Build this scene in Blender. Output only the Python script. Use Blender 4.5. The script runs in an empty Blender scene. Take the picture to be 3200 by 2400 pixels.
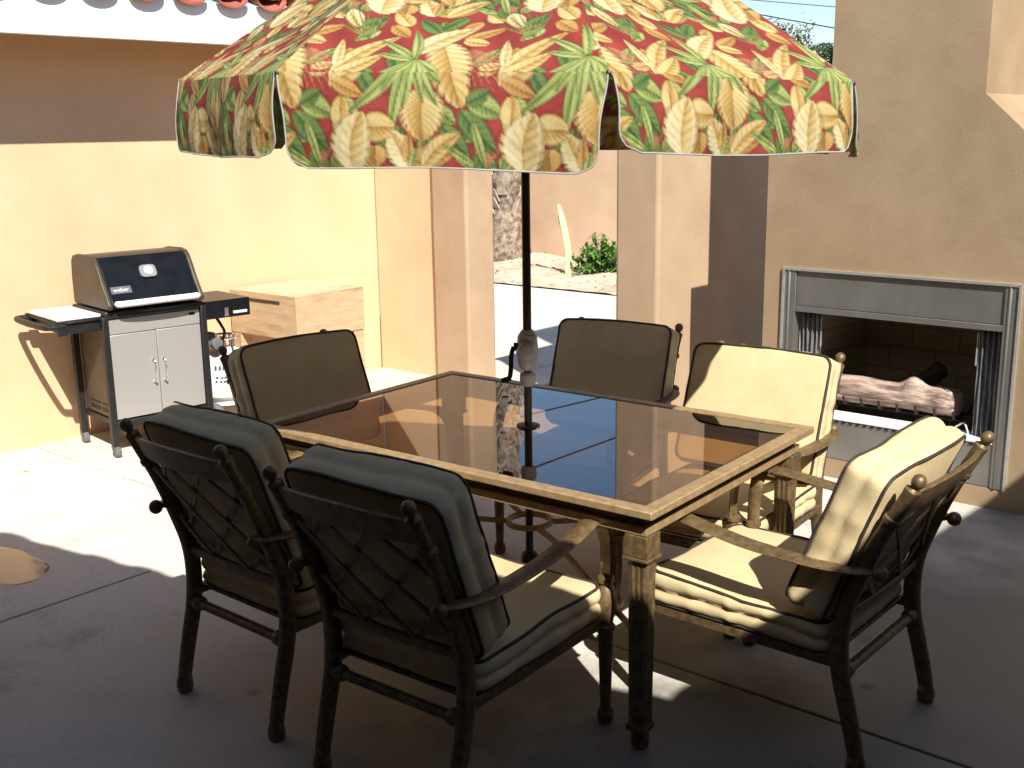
import bpy, math, random
import numpy as np
from mathutils import Vector, Matrix
random.seed(7); RNG = np.random.default_rng(11)
PI = math.pi; R = math.radians
scene = bpy.context.scene
COL = scene.collection

# ------------------------------------------------------------------ materials
def new_mat(name):
    m = bpy.data.materials.new(name); m.use_nodes = True
    nt = m.node_tree; b = nt.nodes['Principled BSDF']
    return m, nt, b
def node(nt, typ, **kw):
    n = nt.nodes.new(typ)
    for k, v in kw.items():
        if k in n.inputs: n.inputs[k].default_value = v
        else: setattr(n, k, v)
    return n
def c4(c): return (c[0], c[1], c[2], 1.0)
def mottled(name, c1, c2, scale=3.0, rough=0.8, metal=0.0, bump=0.0, bscale=80.0, detail=6.0, lo=0.35, hi=0.65, stretch=None, c3=None, fine=0.0, spec=0.5):
    """two colours mixed by noise in object space, with a fine bump"""
    m, nt, b = new_mat(name)
    tc = node(nt, 'ShaderNodeTexCoord')
    vec = tc.outputs['Object']
    if stretch:
        mp = node(nt, 'ShaderNodeMapping'); mp.inputs['Scale'].default_value = stretch
        nt.links.new(vec, mp.inputs['Vector']); vec = mp.outputs['Vector']
    n1 = node(nt, 'ShaderNodeTexNoise', Scale=scale, Detail=detail, Roughness=0.6)
    nt.links.new(vec, n1.inputs['Vector'])
    r = node(nt, 'ShaderNodeValToRGB')
    r.color_ramp.elements[0].position = lo; r.color_ramp.elements[0].color = c4(c1)
    r.color_ramp.elements[1].position = hi; r.color_ramp.elements[1].color = c4(c2)
    nt.links.new(n1.outputs['Fac'], r.inputs['Fac'])
    out = r.outputs['Color']
    if c3 is not None:
        n3 = node(nt, 'ShaderNodeTexNoise', Scale=scale * 0.27, Detail=4.0, Roughness=0.7)
        nt.links.new(vec, n3.inputs['Vector'])
        r3 = node(nt, 'ShaderNodeValToRGB')
        r3.color_ramp.elements[0].position = 0.52; r3.color_ramp.elements[0].color = (0, 0, 0, 1)
        r3.color_ramp.elements[1].position = 0.72; r3.color_ramp.elements[1].color = (1, 1, 1, 1)
        nt.links.new(n3.outputs['Fac'], r3.inputs['Fac'])
        mx = node(nt, 'ShaderNodeMix', data_type='RGBA')
        nt.links.new(r3.outputs['Color'], mx.inputs['Factor'])
        nt.links.new(out, mx.inputs[6]); mx.inputs[7].default_value = c4(c3)
        out = mx.outputs[2]
    if fine > 0:
        n4 = node(nt, 'ShaderNodeTexNoise', Scale=bscale * 0.6, Detail=3.0)
        nt.links.new(vec, n4.inputs['Vector'])
        mr = node(nt, 'ShaderNodeMapRange'); mr.inputs['To Min'].default_value = 1 - fine; mr.inputs['To Max'].default_value = 1 + fine
        nt.links.new(n4.outputs['Fac'], mr.inputs['Value'])
        mm = node(nt, 'ShaderNodeMix', data_type='RGBA', blend_type='MULTIPLY'); mm.inputs['Factor'].default_value = 1
        nt.links.new(out, mm.inputs[6]); nt.links.new(mr.outputs['Result'], mm.inputs[7]); out = mm.outputs[2]
    nt.links.new(out, b.inputs['Base Color'])
    b.inputs['Roughness'].default_value = rough; b.inputs['Metallic'].default_value = metal
    b.inputs['Specular IOR Level'].default_value = spec
    if bump > 0:
        n2 = node(nt, 'ShaderNodeTexNoise', Scale=bscale, Detail=5.0, Roughness=0.65)
        nt.links.new(vec, n2.inputs['Vector'])
        bp = node(nt, 'ShaderNodeBump', Strength=bump, Distance=0.01)
        nt.links.new(n2.outputs['Fac'], bp.inputs['Height']); nt.links.new(bp.outputs['Normal'], b.inputs['Normal'])
    return m
M = {}
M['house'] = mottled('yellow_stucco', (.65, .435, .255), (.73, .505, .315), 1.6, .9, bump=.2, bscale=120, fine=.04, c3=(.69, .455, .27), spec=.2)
M['fascia'] = mottled('fascia_paint', (.80, .78, .72), (.86, .84, .80), 5, .6, bump=.1, bscale=40)
M['soffit'] = mottled('soffit_paint', (.60, .46, .28), (.66, .50, .32), 4, .8)
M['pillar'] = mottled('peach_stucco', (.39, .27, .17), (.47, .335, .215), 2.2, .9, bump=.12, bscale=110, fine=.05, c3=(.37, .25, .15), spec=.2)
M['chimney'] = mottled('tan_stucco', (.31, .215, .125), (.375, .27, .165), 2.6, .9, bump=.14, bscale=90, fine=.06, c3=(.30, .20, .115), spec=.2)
M['gwall'] = mottled('garden_stucco', (.52, .36, .23), (.60, .43, .29), 1.4, .9, bump=.2, bscale=90, fine=.05, spec=.2)
M['pale_wall'] = mottled('pale_stucco', (.58, .44, .32), (.64, .50, .37), 1.8, .9, bump=.2, bscale=90, spec=.2)
M['concrete_plain'] = mottled('concrete', (.56, .52, .47), (.64, .60, .54), 1.3, .8, bump=.18, bscale=60, fine=.10, c3=(.46, .41, .36), spec=.35)
def concrete_mat():
    m, nt, b = new_mat('concrete'); L = nt.links.new
    tc = node(nt, 'ShaderNodeTexCoord'); v = tc.outputs['Object']
    def noise(sc, det, ro=.6): 
        n = node(nt, 'ShaderNodeTexNoise', Scale=sc, Detail=det, Roughness=ro); L(v, n.inputs['Vector']); return n.outputs['Fac']
    def ramp(f, p0, c0, p1, c1):
        r = node(nt, 'ShaderNodeValToRGB'); r.color_ramp.elements[0].position = p0; r.color_ramp.elements[0].color = c4(c0)
        r.color_ramp.elements[1].position = p1; r.color_ramp.elements[1].color = c4(c1); L(f, r.inputs['Fac']); return r.outputs['Color']
    def mix(fac, a, bb, mode='MIX'):
        mx = node(nt, 'ShaderNodeMix', data_type='RGBA', blend_type=mode)
        if isinstance(fac, float): mx.inputs['Factor'].default_value = fac
        else: L(fac, mx.inputs['Factor'])
        L(a, mx.inputs[6])
        if isinstance(bb, tuple): mx.inputs[7].default_value = bb
        else: L(bb, mx.inputs[7])
        return mx.outputs[2]
    base = ramp(noise(1.1, 7), .35, (.60, .56, .485), .68, (.70, .66, .575))
    st = ramp(noise(.55, 5, .62), .46, (0, 0, 0), .66, (.85, .85, .85)); base = mix(st, base, (.42, .375, .305, 1))
    st2 = ramp(noise(2.3, 6, .7), .57, (0, 0, 0), .70, (.75, .75, .75)); base = mix(st2, base, (.35, .32, .265, 1))
    vo = node(nt, 'ShaderNodeTexVoronoi', Scale=2.6); L(v, vo.inputs['Vector'])
    sp = ramp(vo.outputs['Distance'], .03, (.75, .75, .75), .085, (0, 0, 0)); base = mix(sp, base, (.25, .17, .13, 1))
    # shade painted into the slab towards the fireplace side, along with dampness; wandering edge
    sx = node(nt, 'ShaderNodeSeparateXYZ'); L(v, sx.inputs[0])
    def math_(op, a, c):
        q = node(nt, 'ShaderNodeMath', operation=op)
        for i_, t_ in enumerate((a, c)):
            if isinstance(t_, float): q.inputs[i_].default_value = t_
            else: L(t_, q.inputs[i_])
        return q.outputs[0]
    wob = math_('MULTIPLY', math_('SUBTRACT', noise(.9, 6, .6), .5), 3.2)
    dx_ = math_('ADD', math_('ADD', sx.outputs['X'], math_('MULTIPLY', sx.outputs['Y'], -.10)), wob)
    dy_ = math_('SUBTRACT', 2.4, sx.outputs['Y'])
    damp_shade = node(nt, 'ShaderNodeMapRange', interpolation_type='SMOOTHSTEP'); damp_shade.inputs['From Min'].default_value = .1; damp_shade.inputs['From Max'].default_value = 1.0; L(dx_, damp_shade.inputs['Value'])
    dm = math_('MULTIPLY', damp_shade.outputs[0], math_('GREATER_THAN', dy_, 0.0))
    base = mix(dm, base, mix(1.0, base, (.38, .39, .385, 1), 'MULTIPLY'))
    fi = ramp(noise(70, 3), .3, (.88, .88, .88), .7, (1.08, 1.08, 1.08)); base = mix(1.0, base, fi, 'MULTIPLY')
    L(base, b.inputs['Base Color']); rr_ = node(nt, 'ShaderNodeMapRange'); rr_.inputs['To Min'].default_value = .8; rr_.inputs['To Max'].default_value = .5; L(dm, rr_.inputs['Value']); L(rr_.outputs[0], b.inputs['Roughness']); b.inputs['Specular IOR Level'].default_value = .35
    bp = node(nt, 'ShaderNodeBump', Strength=.15, Distance=.01); L(noise(60, 4), bp.inputs['Height']); L(bp.outputs['Normal'], b.inputs['Normal'])
    return m
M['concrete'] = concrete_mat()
M['groove'] = mottled('joint_dirt', (.10, .09, .08), (.16, .14, .12), 30, .95)
M['tile'] = mottled('clay_tile', (.30, .075, .05), (.42, .14, .09), 9, .75, bump=.2, bscale=50, fine=.1)
M['mortar'] = mottled('mortar', (.62, .42, .36), (.70, .52, .46), 20, .9)
M['soil'] = mottled('desert_soil', (.50, .37, .25), (.66, .53, .40), 5, .95, bump=.7, bscale=35, fine=.2, c3=(.42, .22, .12))
M['dirt'] = mottled('dry_ground', (.38, .30, .22), (.48, .38, .28), .6, .95, bump=.3, bscale=10)
M['fabric'] = mottled('cushion_fabric', (.60, .47, .255), (.65, .52, .295), 9, .85, bump=.16, bscale=190, fine=.06, spec=.2)
M['piping'] = mottled('dark_piping', (.03, .022, .014), (.045, .034, .022), 40, .7)
M['bronze'] = mottled('brushed_bronze', (.05, .032, .015), (.25, .165, .075), 48, .42, .3, bump=.15, bscale=140, lo=.2, hi=.75, fine=.15)
M['tabletrim'] = mottled('gold_brushed_trim', (.30, .19, .085), (.46, .32, .165), 30, .42, .25, bump=.12, bscale=150, stretch=(1, 1, 1), lo=.3, hi=.7, fine=.15)
M['darkapron'] = mottled('dark_bronze', (.03, .02, .012), (.07, .045, .025), 20, .5, .3)
M['pole'] = mottled('bronze_pole', (.055, .042, .032), (.085, .065, .05), 30, .3, .5)
M['crank'] = mottled('grey_plastic', (.42, .36, .31), (.50, .44, .39), 20, .5)
M['black'] = mottled('black_enamel', (.006, .007, .009), (.010, .011, .014), 12, .32, spec=.16)
M['blackplastic'] = mottled('black_plastic', (.008, .008, .0075), (.014, .013, .012), 25, .5)
M['lidside'] = mottled('cast_lid_end', (.05, .038, .025), (.08, .06, .04), 14, .45, .2)
M['lidtop'] = mottled('lid_top_enamel', (.012, .012, .014), (.02, .02, .024), 12, .16)
M['steel'] = mottled('brushed_steel', (.475, .45, .42), (.49, .465, .435), 5, .42, .5, stretch=(1, 30, 1))
M['fpmetal'] = mottled('galvanised_metal', (.215, .21, .195), (.28, .27, .25), 3, .42, .6, bump=.03, bscale=20, stretch=(1.6, 1, .8), c3=(.19, .17, .145))
M['fpedge'] = mottled('bright_metal_edge', (.60, .60, .58), (.72, .71, .69), 30, .35, .7)
M['firebrick'] = None
M['white'] = mottled('white_paint', (.74, .74, .73), (.80, .80, .79), 9, .5)
M['chrome'] = mottled('chrome', (.75, .75, .75), (.8, .8, .8), 9, .15, 1.0)
M['rubber'] = mottled('grey_rubber', (.10, .10, .10), (.15, .15, .15), 20, .7)
M['hub'] = mottled('white_wheel_hub', (.7, .7, .7), (.76, .76, .76), 9, .5)
M['wood'] = mottled('butcher_block_wood', (.46, .305, .165), (.60, .425, .25), 6, .6, stretch=(1, 1, 7), bump=.05, bscale=30, lo=.3, hi=.7, fine=.1, c3=(.34, .20, .10))
M['woodtop'] = mottled('worn_block_top', (.50, .36, .22), (.66, .52, .35), 5, .65, stretch=(7, 1.2, 1), bump=.05, bscale=30, c3=(.42, .28, .16))
M['bark'] = mottled('ceramic_log', (.12, .075, .055), (.50, .37, .29), 17, .85, bump=1.0, bscale=26, stretch=(.35, 2.2, 2.2), fine=.3, lo=.36, hi=.58)
M['char'] = mottled('charred_log', (.02, .016, .013), (.09, .06, .045), 18, .9, bump=.8, bscale=30)
M['wingwall'] = mottled('dark_wing_wall', (.07, .052, .036), (.10, .075, .05), 3, .8)  # kept dark brown to cut light bouncing off the unseen wing
M['sawn'] = mottled('log_end', (.50, .32, .22), (.62, .44, .32), 20, .85, bump=.3, bscale=60)
M['iron'] = mottled('black_iron', (.012, .011, .01), (.025, .022, .02), 20, .6, .3)
M['mesh'] = mottled('spark_mesh', (.16, .16, .16), (.36, .36, .35), 60, .5, .6, stretch=(6, 6, .5))
M['palmtrunk'] = mottled('palm_trunk_fibre', (.10, .07, .045), (.32, .25, .18), 14, .9, bump=.8, bscale=40, fine=.3, lo=.4, hi=.6)
M['boot'] = mottled('palm_boot', (.20, .15, .105), (.48, .41, .33), 9, .85, bump=.4, bscale=40, fine=.2)
M['leaf'] = mottled('bush_leaf', (.06, .16, .025), (.14, .29, .06), 8, .5)
M['stalk'] = mottled('pale_stalk', (.56, .56, .25), (.68, .66, .36), 10, .55, stretch=(3, 3, .4))
M['frond'] = mottled('palm_frond', (.035, .075, .025), (.08, .13, .045), 5, .5)
M['olive'] = mottled('olive_leaf', (.10, .13, .05), (.19, .21, .10), 5, .6)
M['trunk'] = mottled('tree_bark', (.16, .12, .08), (.26, .20, .14), 12, .9, bump=.6, bscale=20)
M['wire'] = mottled('wire', (.03, .03, .03), (.05, .05, .05), 5, .6)
M['trim'] = mottled('umbrella_trim', (.30, .31, .29), (.36, .37, .35), 20, .7)
M['lettering'] = mottled('badge_print', (.62, .60, .56), (.66, .64, .60), 9, .4)
M['badge'] = mottled('badge_plate', (.20, .20, .21), (.26, .26, .27), 9, .3, .6)
M['dialplate'] = mottled('dial_plate', (.30, .30, .31), (.36, .36, .37), 9, .4, .4)
M['ink'] = mottled('blue_ink', (.05, .06, .10), (.08, .09, .14), 9, .5)

def brick_mat():
    m, nt, b = new_mat('firebrick')
    tc = node(nt, 'ShaderNodeTexCoord'); mp = node(nt, 'ShaderNodeMapping')
    mp.inputs['Rotation'].default_value = (R(90), 0, 0)
    nt.links.new(tc.outputs['Object'], mp.inputs['Vector'])
    br = node(nt, 'ShaderNodeTexBrick', Scale=1.0)
    br.inputs['Color1'].default_value = (.27, .215, .135, 1); br.inputs['Color2'].default_value = (.31, .25, .16, 1)
    br.inputs['Mortar'].default_value = (.20, .16, .105, 1)
    br.inputs['Mortar Size'].default_value = .006; br.inputs['Brick Width'].default_value = .24; br.inputs['Row Height'].default_value = .115
    nt.links.new(mp.outputs['Vector'], br.inputs['Vector'])
    nt.links.new(br.outputs['Color'], b.inputs['Base Color']); b.inputs['Roughness'].default_value = .9
    return m
M['firebrick'] = brick_mat()

def glass_mats():
    m, nt, b = new_mat('bronze_glass_top'); nt.nodes.remove(b); out = nt.nodes['Material Output']
    tr = node(nt, 'ShaderNodeBsdfTransparent'); tr.inputs['Color'].default_value = (.40, .24, .115, 1)
    gl = node(nt, 'ShaderNodeBsdfGlossy'); gl.inputs['Roughness'].default_value = 0.0; gl.inputs['Color'].default_value = (1, 1, 1, 1)
    fr = node(nt, 'ShaderNodeFresnel', IOR=2.35); mx = node(nt, 'ShaderNodeMixShader')
    nt.links.new(fr.outputs[0], mx.inputs[0]); nt.links.new(tr.outputs[0], mx.inputs[1]); nt.links.new(gl.outputs[0], mx.inputs[2])
    nt.links.new(mx.outputs[0], out.inputs['Surface'])
    m2, nt, b = new_mat('bronze_glass_edge'); nt.nodes.remove(b); out = nt.nodes['Material Output']
    tr = node(nt, 'ShaderNodeBsdfTransparent'); tr.inputs['Color'].default_value = (.95, .93, .9, 1)
    nt.links.new(tr.outputs[0], out.inputs['Surface'])
    return m, m2
M['glass'], M['glass_edge'] = glass_mats()

def puddle_mat():
    m, nt, b = new_mat('still_water'); b.inputs['Base Color'].default_value = (.20, .17, .13, 1)
    b.inputs['Roughness'].default_value = .13; b.inputs['IOR'].default_value = 1.6
    b.inputs['Specular IOR Level'].default_value = .9
    return m
M['water'] = puddle_mat()

def cloth_mat():
    m, nt, b = new_mat('tropical_print_cloth')
    at = node(nt, 'ShaderNodeAttribute', attribute_name='print')
    nt.links.new(at.outputs['Color'], b.inputs['Base Color'])
    b.inputs['Roughness'].default_value = .75; b.inputs['Specular IOR Level'].default_value = .25
    tr = node(nt, 'ShaderNodeBsdfTranslucent'); nt.links.new(at.outputs['Color'], tr.inputs['Color'])
    mx = node(nt, 'ShaderNodeMixShader'); mx.inputs[0].default_value = .12
    tc = node(nt, 'ShaderNodeTexCoord'); nz = node(nt, 'ShaderNodeTexNoise', Scale=11.0, Detail=3.0)
    nt.links.new(tc.outputs['Object'], nz.inputs['Vector'])
    bp = node(nt, 'ShaderNodeBump', Strength=.55, Distance=.02); nt.links.new(nz.outputs['Fac'], bp.inputs['Height'])
    nt.links.new(bp.outputs['Normal'], b.inputs['Normal'])
    out = nt.nodes['Material Output']
    nt.links.new(b.outputs[0], mx.inputs[1]); nt.links.new(tr.outputs[0], mx.inputs[2]); nt.links.new(mx.outputs[0], out.inputs['Surface'])
    return m
M['cloth'] = cloth_mat()

# ------------------------------------------------------------------ mesh helpers
def sm(a, b, x):
    t = np.clip((x - a) / (b - a), 0, 1); return t * t * (3 - 2 * t)
class MB:
    def __init__(s): s.v = []; s.f = []; s.mi = []
    def add(s, vs, fs, mi=0):
        o = len(s.v); s.v.extend([tuple(map(float, p)) for p in vs])
        for f in fs: s.f.append([i + o for i in f]); s.mi.append(mi)
    def box(s, x0, x1, y0, y1, z0, z1, mi=0, mat=None):
        vs = [(x, y, z) for z in (z0, z1) for y in (y0, y1) for x in (x0, x1)]
        if mat is not None: vs = [mat @ Vector(p) for p in vs]
        s.add(vs, [(0, 2, 3, 1), (4, 5, 7, 6), (0, 1, 5, 4), (2, 6, 7, 3), (0, 4, 6, 2), (1, 3, 7, 5)], mi)
    def prism(s, poly, axis, a0, a1, mi=0):
        """poly: 2-D points in the plane normal to axis ('x','y','z'), extruded a0..a1"""
        def P(p, a):
            if axis == 'x': return (a, p[0], p[1])
            if axis == 'y': return (p[0], a, p[1])
            return (p[0], p[1], a)
        n = len(poly); vs = [P(p, a0) for p in poly] + [P(p, a1) for p in poly]
        fs = [tuple(range(n)), tuple(range(2 * n - 1, n - 1, -1))]
        fs += [(i, i + n, (i + 1) % n + n, (i + 1) % n) for i in range(n)]
        s.add(vs, fs, mi)
    def lathe(s, prof, c=(0, 0, 0), n=20, mat=None, mi=0):
        vs = []; fs = []
        for r, z in prof:
            for k in range(n):
                a = 2 * PI * k / n; p = Vector((r * math.cos(a), r * math.sin(a), z))
                if mat is not None: p = mat @ p
                vs.append((p.x + c[0], p.y + c[1], p.z + c[2]))
        for j in range(len(prof) - 1):
            for k in range(n):
                fs.append((j * n + k, j * n + (k + 1) % n, (j + 1) * n + (k + 1) % n, (j + 1) * n + k))
        fs.append(tuple(range(n - 1, -1, -1))); fs.append(tuple((len(prof) - 1) * n + k for k in range(n)))
        s.add(vs, fs, mi)
    def tube(s, path, rad, n=8, closed=False, sect=None, up=None, mi=0, cap=True):
        """sweep a circle (or an n-point section list of (side, up)) along path; rad a number or list"""
        P = [Vector(p) for p in path]; m = len(P)
        vs = []; fs = []; prev = None
        for i in range(m):
            if closed: t = P[(i + 1) % m] - P[i - 1]
            else: t = P[min(i + 1, m - 1)] - P[max(i - 1, 0)]
            t.normalize()
            if up is not None:
                u = Vector(up) - t * Vector(up).dot(t)
            elif prev is None:
                u = Vector((0, 0, 1)) if abs(t.z) < .9 else Vector((1, 0, 0)); u = u - t * u.dot(t)
            else: u = prev - t * prev.dot(t)
            u.normalize(); prev = u; sd = t.cross(u)
            r = rad[i] if isinstance(rad, (list, tuple)) else rad
            if sect is None: pts = [(math.cos(2 * PI * k / n) * r, math.sin(2 * PI * k / n) * r) for k in range(n)]
            else: pts = [(a * r, b * r) for a, b in sect]
            for a, b in pts: vs.append(P[i] + sd * a + u * b)
        q = n if sect is None else len(sect)
        for i in range(m if closed else m - 1):
            j = (i + 1) % m
            for k in range(q): fs.append((i * q + k, i * q + (k + 1) % q, j * q + (k + 1) % q, j * q + k))
        if not closed and cap:
            fs.append(tuple(range(q - 1, -1, -1))); fs.append(tuple((m - 1) * q + k for k in range(q)))
        s.add(vs, fs, mi)
    def sphere(s, c, r, n=14, mi=0, sc=(1, 1, 1)):
        prof = [(max(1e-4, r * math.sin(PI * j / n)), -r * math.cos(PI * j / n)) for j in range(n + 1)]
        s.lathe(prof, c, n + 4, Matrix.Diagonal((sc[0], sc[1], sc[2])).to_4x4(), mi)
    def build(s, name, mats, parent=None, bevel=0.0, angle=35, loc=None, rotz=0.0, segs=2, fix=True):
        me = bpy.data.meshes.new(name); me.from_pydata(s.v, [], s.f)
        if not isinstance(mats, (list, tuple)): mats = [mats]
        for m in mats: me.materials.append(m)
        me.polygons.foreach_set('material_index', s.mi)
        if fix:
            import bmesh
            bm = bmesh.new(); bm.from_mesh(me); bmesh.ops.recalc_face_normals(bm, faces=bm.faces); bm.to_mesh(me); bm.free()
        me.polygons.foreach_set('use_smooth', [True] * len(me.polygons))
        me.set_sharp_from_angle(angle=R(angle)); me.update()
        o = bpy.data.objects.new(name, me); COL.objects.link(o)
        if parent is not None: o.parent = parent
        if loc is not None: o.location = loc
        o.rotation_euler.z = rotz
        if bevel > 0:
            b = o.modifiers.new('edge', 'BEVEL'); b.width = bevel; b.segments = segs; b.limit_method = 'ANGLE'; b.angle_limit = R(40)
        return o
def tag(o, label, cat, group=None):
    o['label'] = label; o['category'] = cat
    if group: o['group'] = group
    return o
def thing(name, label, cat, loc=(0, 0, 0), rotz=0.0, group=None):
    o = bpy.data.objects.new(name, None); COL.objects.link(o); o.location = loc; o.rotation_euler.z = rotz
    o.empty_display_size = .1
    return tag(o, label, cat, group)
def struct(o, kind='structure'): o['kind'] = kind; return o
def copy_tree(o, parent=None):
    c = o.copy(); COL.objects.link(c)
    if parent is not None: c.parent = parent
    for ch in list(o.children): copy_tree(ch, c)
    return c
def spline(pts, n=24):
    """Catmull-Rom through pts"""
    P = [Vector(p) for p in pts]; P = [P[0] * 2 - P[1]] + P + [P[-1] * 2 - P[-2]]; out = []
    segs = len(P) - 3; per = max(2, n // segs)
    for i in range(segs):
        a, b, c, d = P[i:i + 4]
        for k in range(per):
            t = k / per
            out.append(.5 * ((2 * b) + (c - a) * t + (2 * a - 5 * b + 4 * c - d) * t * t + (3 * b - a - 3 * c + d) * t ** 3))
    out.append(P[-2].copy()); return out

# ------------------------------------------------------------------ camera, light, sky
cam = bpy.data.cameras.new('camera'); co = bpy.data.objects.new('camera', cam); COL.objects.link(co)
PITCH, ROLL, YAW = .2245, -.0145, .7087
fw = Vector((-math.sin(YAW) * math.cos(PITCH), math.cos(YAW) * math.cos(PITCH), -math.sin(PITCH)))
rt = Vector((math.cos(YAW), math.sin(YAW), 0)); up = rt.cross(fw)
r2 = rt * math.cos(ROLL) + up * math.sin(ROLL); u2 = -rt * math.sin(ROLL) + up * math.cos(ROLL)
mw = Matrix((r2, u2, -fw)).transposed().to_4x4(); mw.translation = Vector((2.3716, -2.8485, 1.7214))
co.matrix_world = mw
cam.sensor_width = 36; cam.lens = 1123.84 / 1024 * 36; cam.clip_start = .05; cam.clip_end = 2000
scene.camera = co
SUN_AZ, SUN_EL = R(31), R(44)      # the sun stands to +X, turned SUN_AZ towards -Y
sd = Vector((math.cos(SUN_AZ) * math.cos(SUN_EL), -math.sin(SUN_AZ) * math.cos(SUN_EL), math.sin(SUN_EL)))
sl = bpy.data.lights.new('sun', 'SUN'); sl.energy = 4.6; sl.angle = R(.53); sl.color = (1.0, .965, .90)
so = bpy.data.objects.new('sun', sl); COL.objects.link(so); so.rotation_euler = sd.to_track_quat('Z', 'Y').to_euler(); so.location = sd * 30
w = bpy.data.worlds.new('World'); scene.world = w; w.use_nodes = True
wn = w.node_tree; bg = wn.nodes['Background']; sky = wn.nodes.new('ShaderNodeTexSky'); sky.sky_type = 'NISHITA'
sky.sun_disc = False; sky.sun_elevation = SUN_EL; sky.sun_rotation = math.atan2(sd.x, sd.y)
sky.air_density = 1.0; sky.dust_density = .2; sky.ozone_density = 2.8
wn.links.new(sky.outputs[0], bg.inputs['Color']); bg.inputs['Strength'].default_value = .086
scene.view_settings.view_transform = 'Standard'; scene.view_settings.look = 'None'
scene.view_settings.exposure = .85; scene.view_settings.gamma = 1.0
scene.cycles.use_denoising = True
scene.cycles.max_bounces = 10; scene.cycles.transparent_max_bounces = 16; scene.cycles.diffuse_bounces = 5
scene.cycles.sample_clamp_indirect = 8.0

# ------------------------------------------------------------------ ground
b = MB(); b.box(-400, 400, -400, 400, -.9, -.06); struct(b.build('ground', M['dirt']))
b = MB(); b.box(-9.5, 7, -9, 6.66, -.05, -.012); struct(b.build('patio_base', M['groove']))
b = MB()
xs = [-9.4, -4.0, -2.72, -1.51, 1.75, 3.4, 7]; ys = [-9, -4.4, -2.2, .045, 2.3, 4.5, 6.655]
G = .006
for i in range(len(xs) - 1):
    for j in range(len(ys) - 1):
        if i in (1,) and False: continue
        b.box(xs[i] + G, xs[i + 1] - G, ys[j] + G, ys[j + 1] - G, -.045, 0)
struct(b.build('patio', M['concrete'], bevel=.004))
# shallow puddle on the concrete at the left
b = MB(); top = []; n = 40
ctr = [(-2.30, -.86), (-2.16, -.80), (-2.03, -.80), (-1.92, -.80), (-1.845, -.83), (-1.79, -.90), (-1.785, -.955), (-1.81, -1.0), (-1.90, -1.03), (-2.1, -1.02), (-2.3, -.98)]
P = [Vector((x, y, 0)) for x, y in ctr]
ring = []
for i in range(len(P)):
    a, b0, c_, d = P[i - 1], P[i], P[(i + 1) % len(P)], P[(i + 2) % len(P)]
    for k in range(6):
        t = k / 6; ring.append(.5 * ((2 * b0) + (c_ - a) * t + (2 * a - 5 * b0 + 4 * c_ - d) * t * t + (3 * b0 - a - 3 * c_ + d) * t ** 3))
cen = sum(ring, Vector()) / len(ring); vs = []
for s_, z in ((1, .0006), (.97, .002), (.9, .003)): vs += [cen + (q - cen) * s_ + Vector((0, 0, z)) for q in ring]
m = len(ring); fs = [(r * m + k, r * m + (k + 1) % m, (r + 1) * m + (k + 1) % m, (r + 1) * m + k) for r in range(2) for k in range(m)] + [tuple(2 * m + k for k in range(m))]
b.add(vs, fs); struct(b.build('puddle', M['water']))
# planting bed at the far side: a low lumpy soil sheet
def soil_z(x, y):
    return .012 + .05 * sm(6.68, 7.6, y) + .018 * np.sin(x * 3.1 + y * 2) * sm(6.7, 7.2, y) + .012 * np.sin(x * 9 + 1) * np.sin(y * 8) * sm(6.7, 7, y) + .07 * np.exp(-((x + 6.75) ** 2 / .12 + (y - 8.35) ** 2 / .05))
nx, ny = 180, 44; X = np.linspace(-12, 6, nx); Y = np.linspace(6.665, 8.66, ny)
XX, YY = np.meshgrid(X, Y); ZZ = soil_z(XX, YY) + RNG.normal(0, .004, XX.shape)
b = MB(); b.add(np.stack([XX, YY, ZZ], -1).reshape(-1, 3), [(j * nx + i, j * nx + i + 1, (j + 1) * nx + i + 1, (j + 1) * nx + i) for j in range(ny - 1) for i in range(nx - 1)])
struct(b.build('planting_bed', M['soil'], fix=False))
# rocks: small pebbles in the bed, nobody could count them
b = MB()
for k in range(260):
    x, y = random.uniform(-7.6, -4.2), random.uniform(6.72, 8.5); r = random.uniform(.006, .02)
    b.sphere((x, y, float(soil_z(x, y)) + r * .3), r, 5, 0, (random.uniform(.8, 1.4), random.uniform(.8, 1.3), random.uniform(.5, .9)))
struct(b.build('gravel', M['boot']), 'stuff')

# ------------------------------------------------------------------ garden wall behind the bed
gw = thing('garden_wall', 'long plain peach stucco garden wall behind the planting bed', 'wall', (-4, 8.75, 0))
b = MB(); b.box(-9, 9, -.08, .12, -.1, 2.2); b.build('wall_body', M['gwall'], gw, bevel=.02)
b = MB(); b.box(-9, 9, -.1, .14, 2.203, 2.26); b.build('coping', M['gwall'], gw, bevel=.015)

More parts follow.
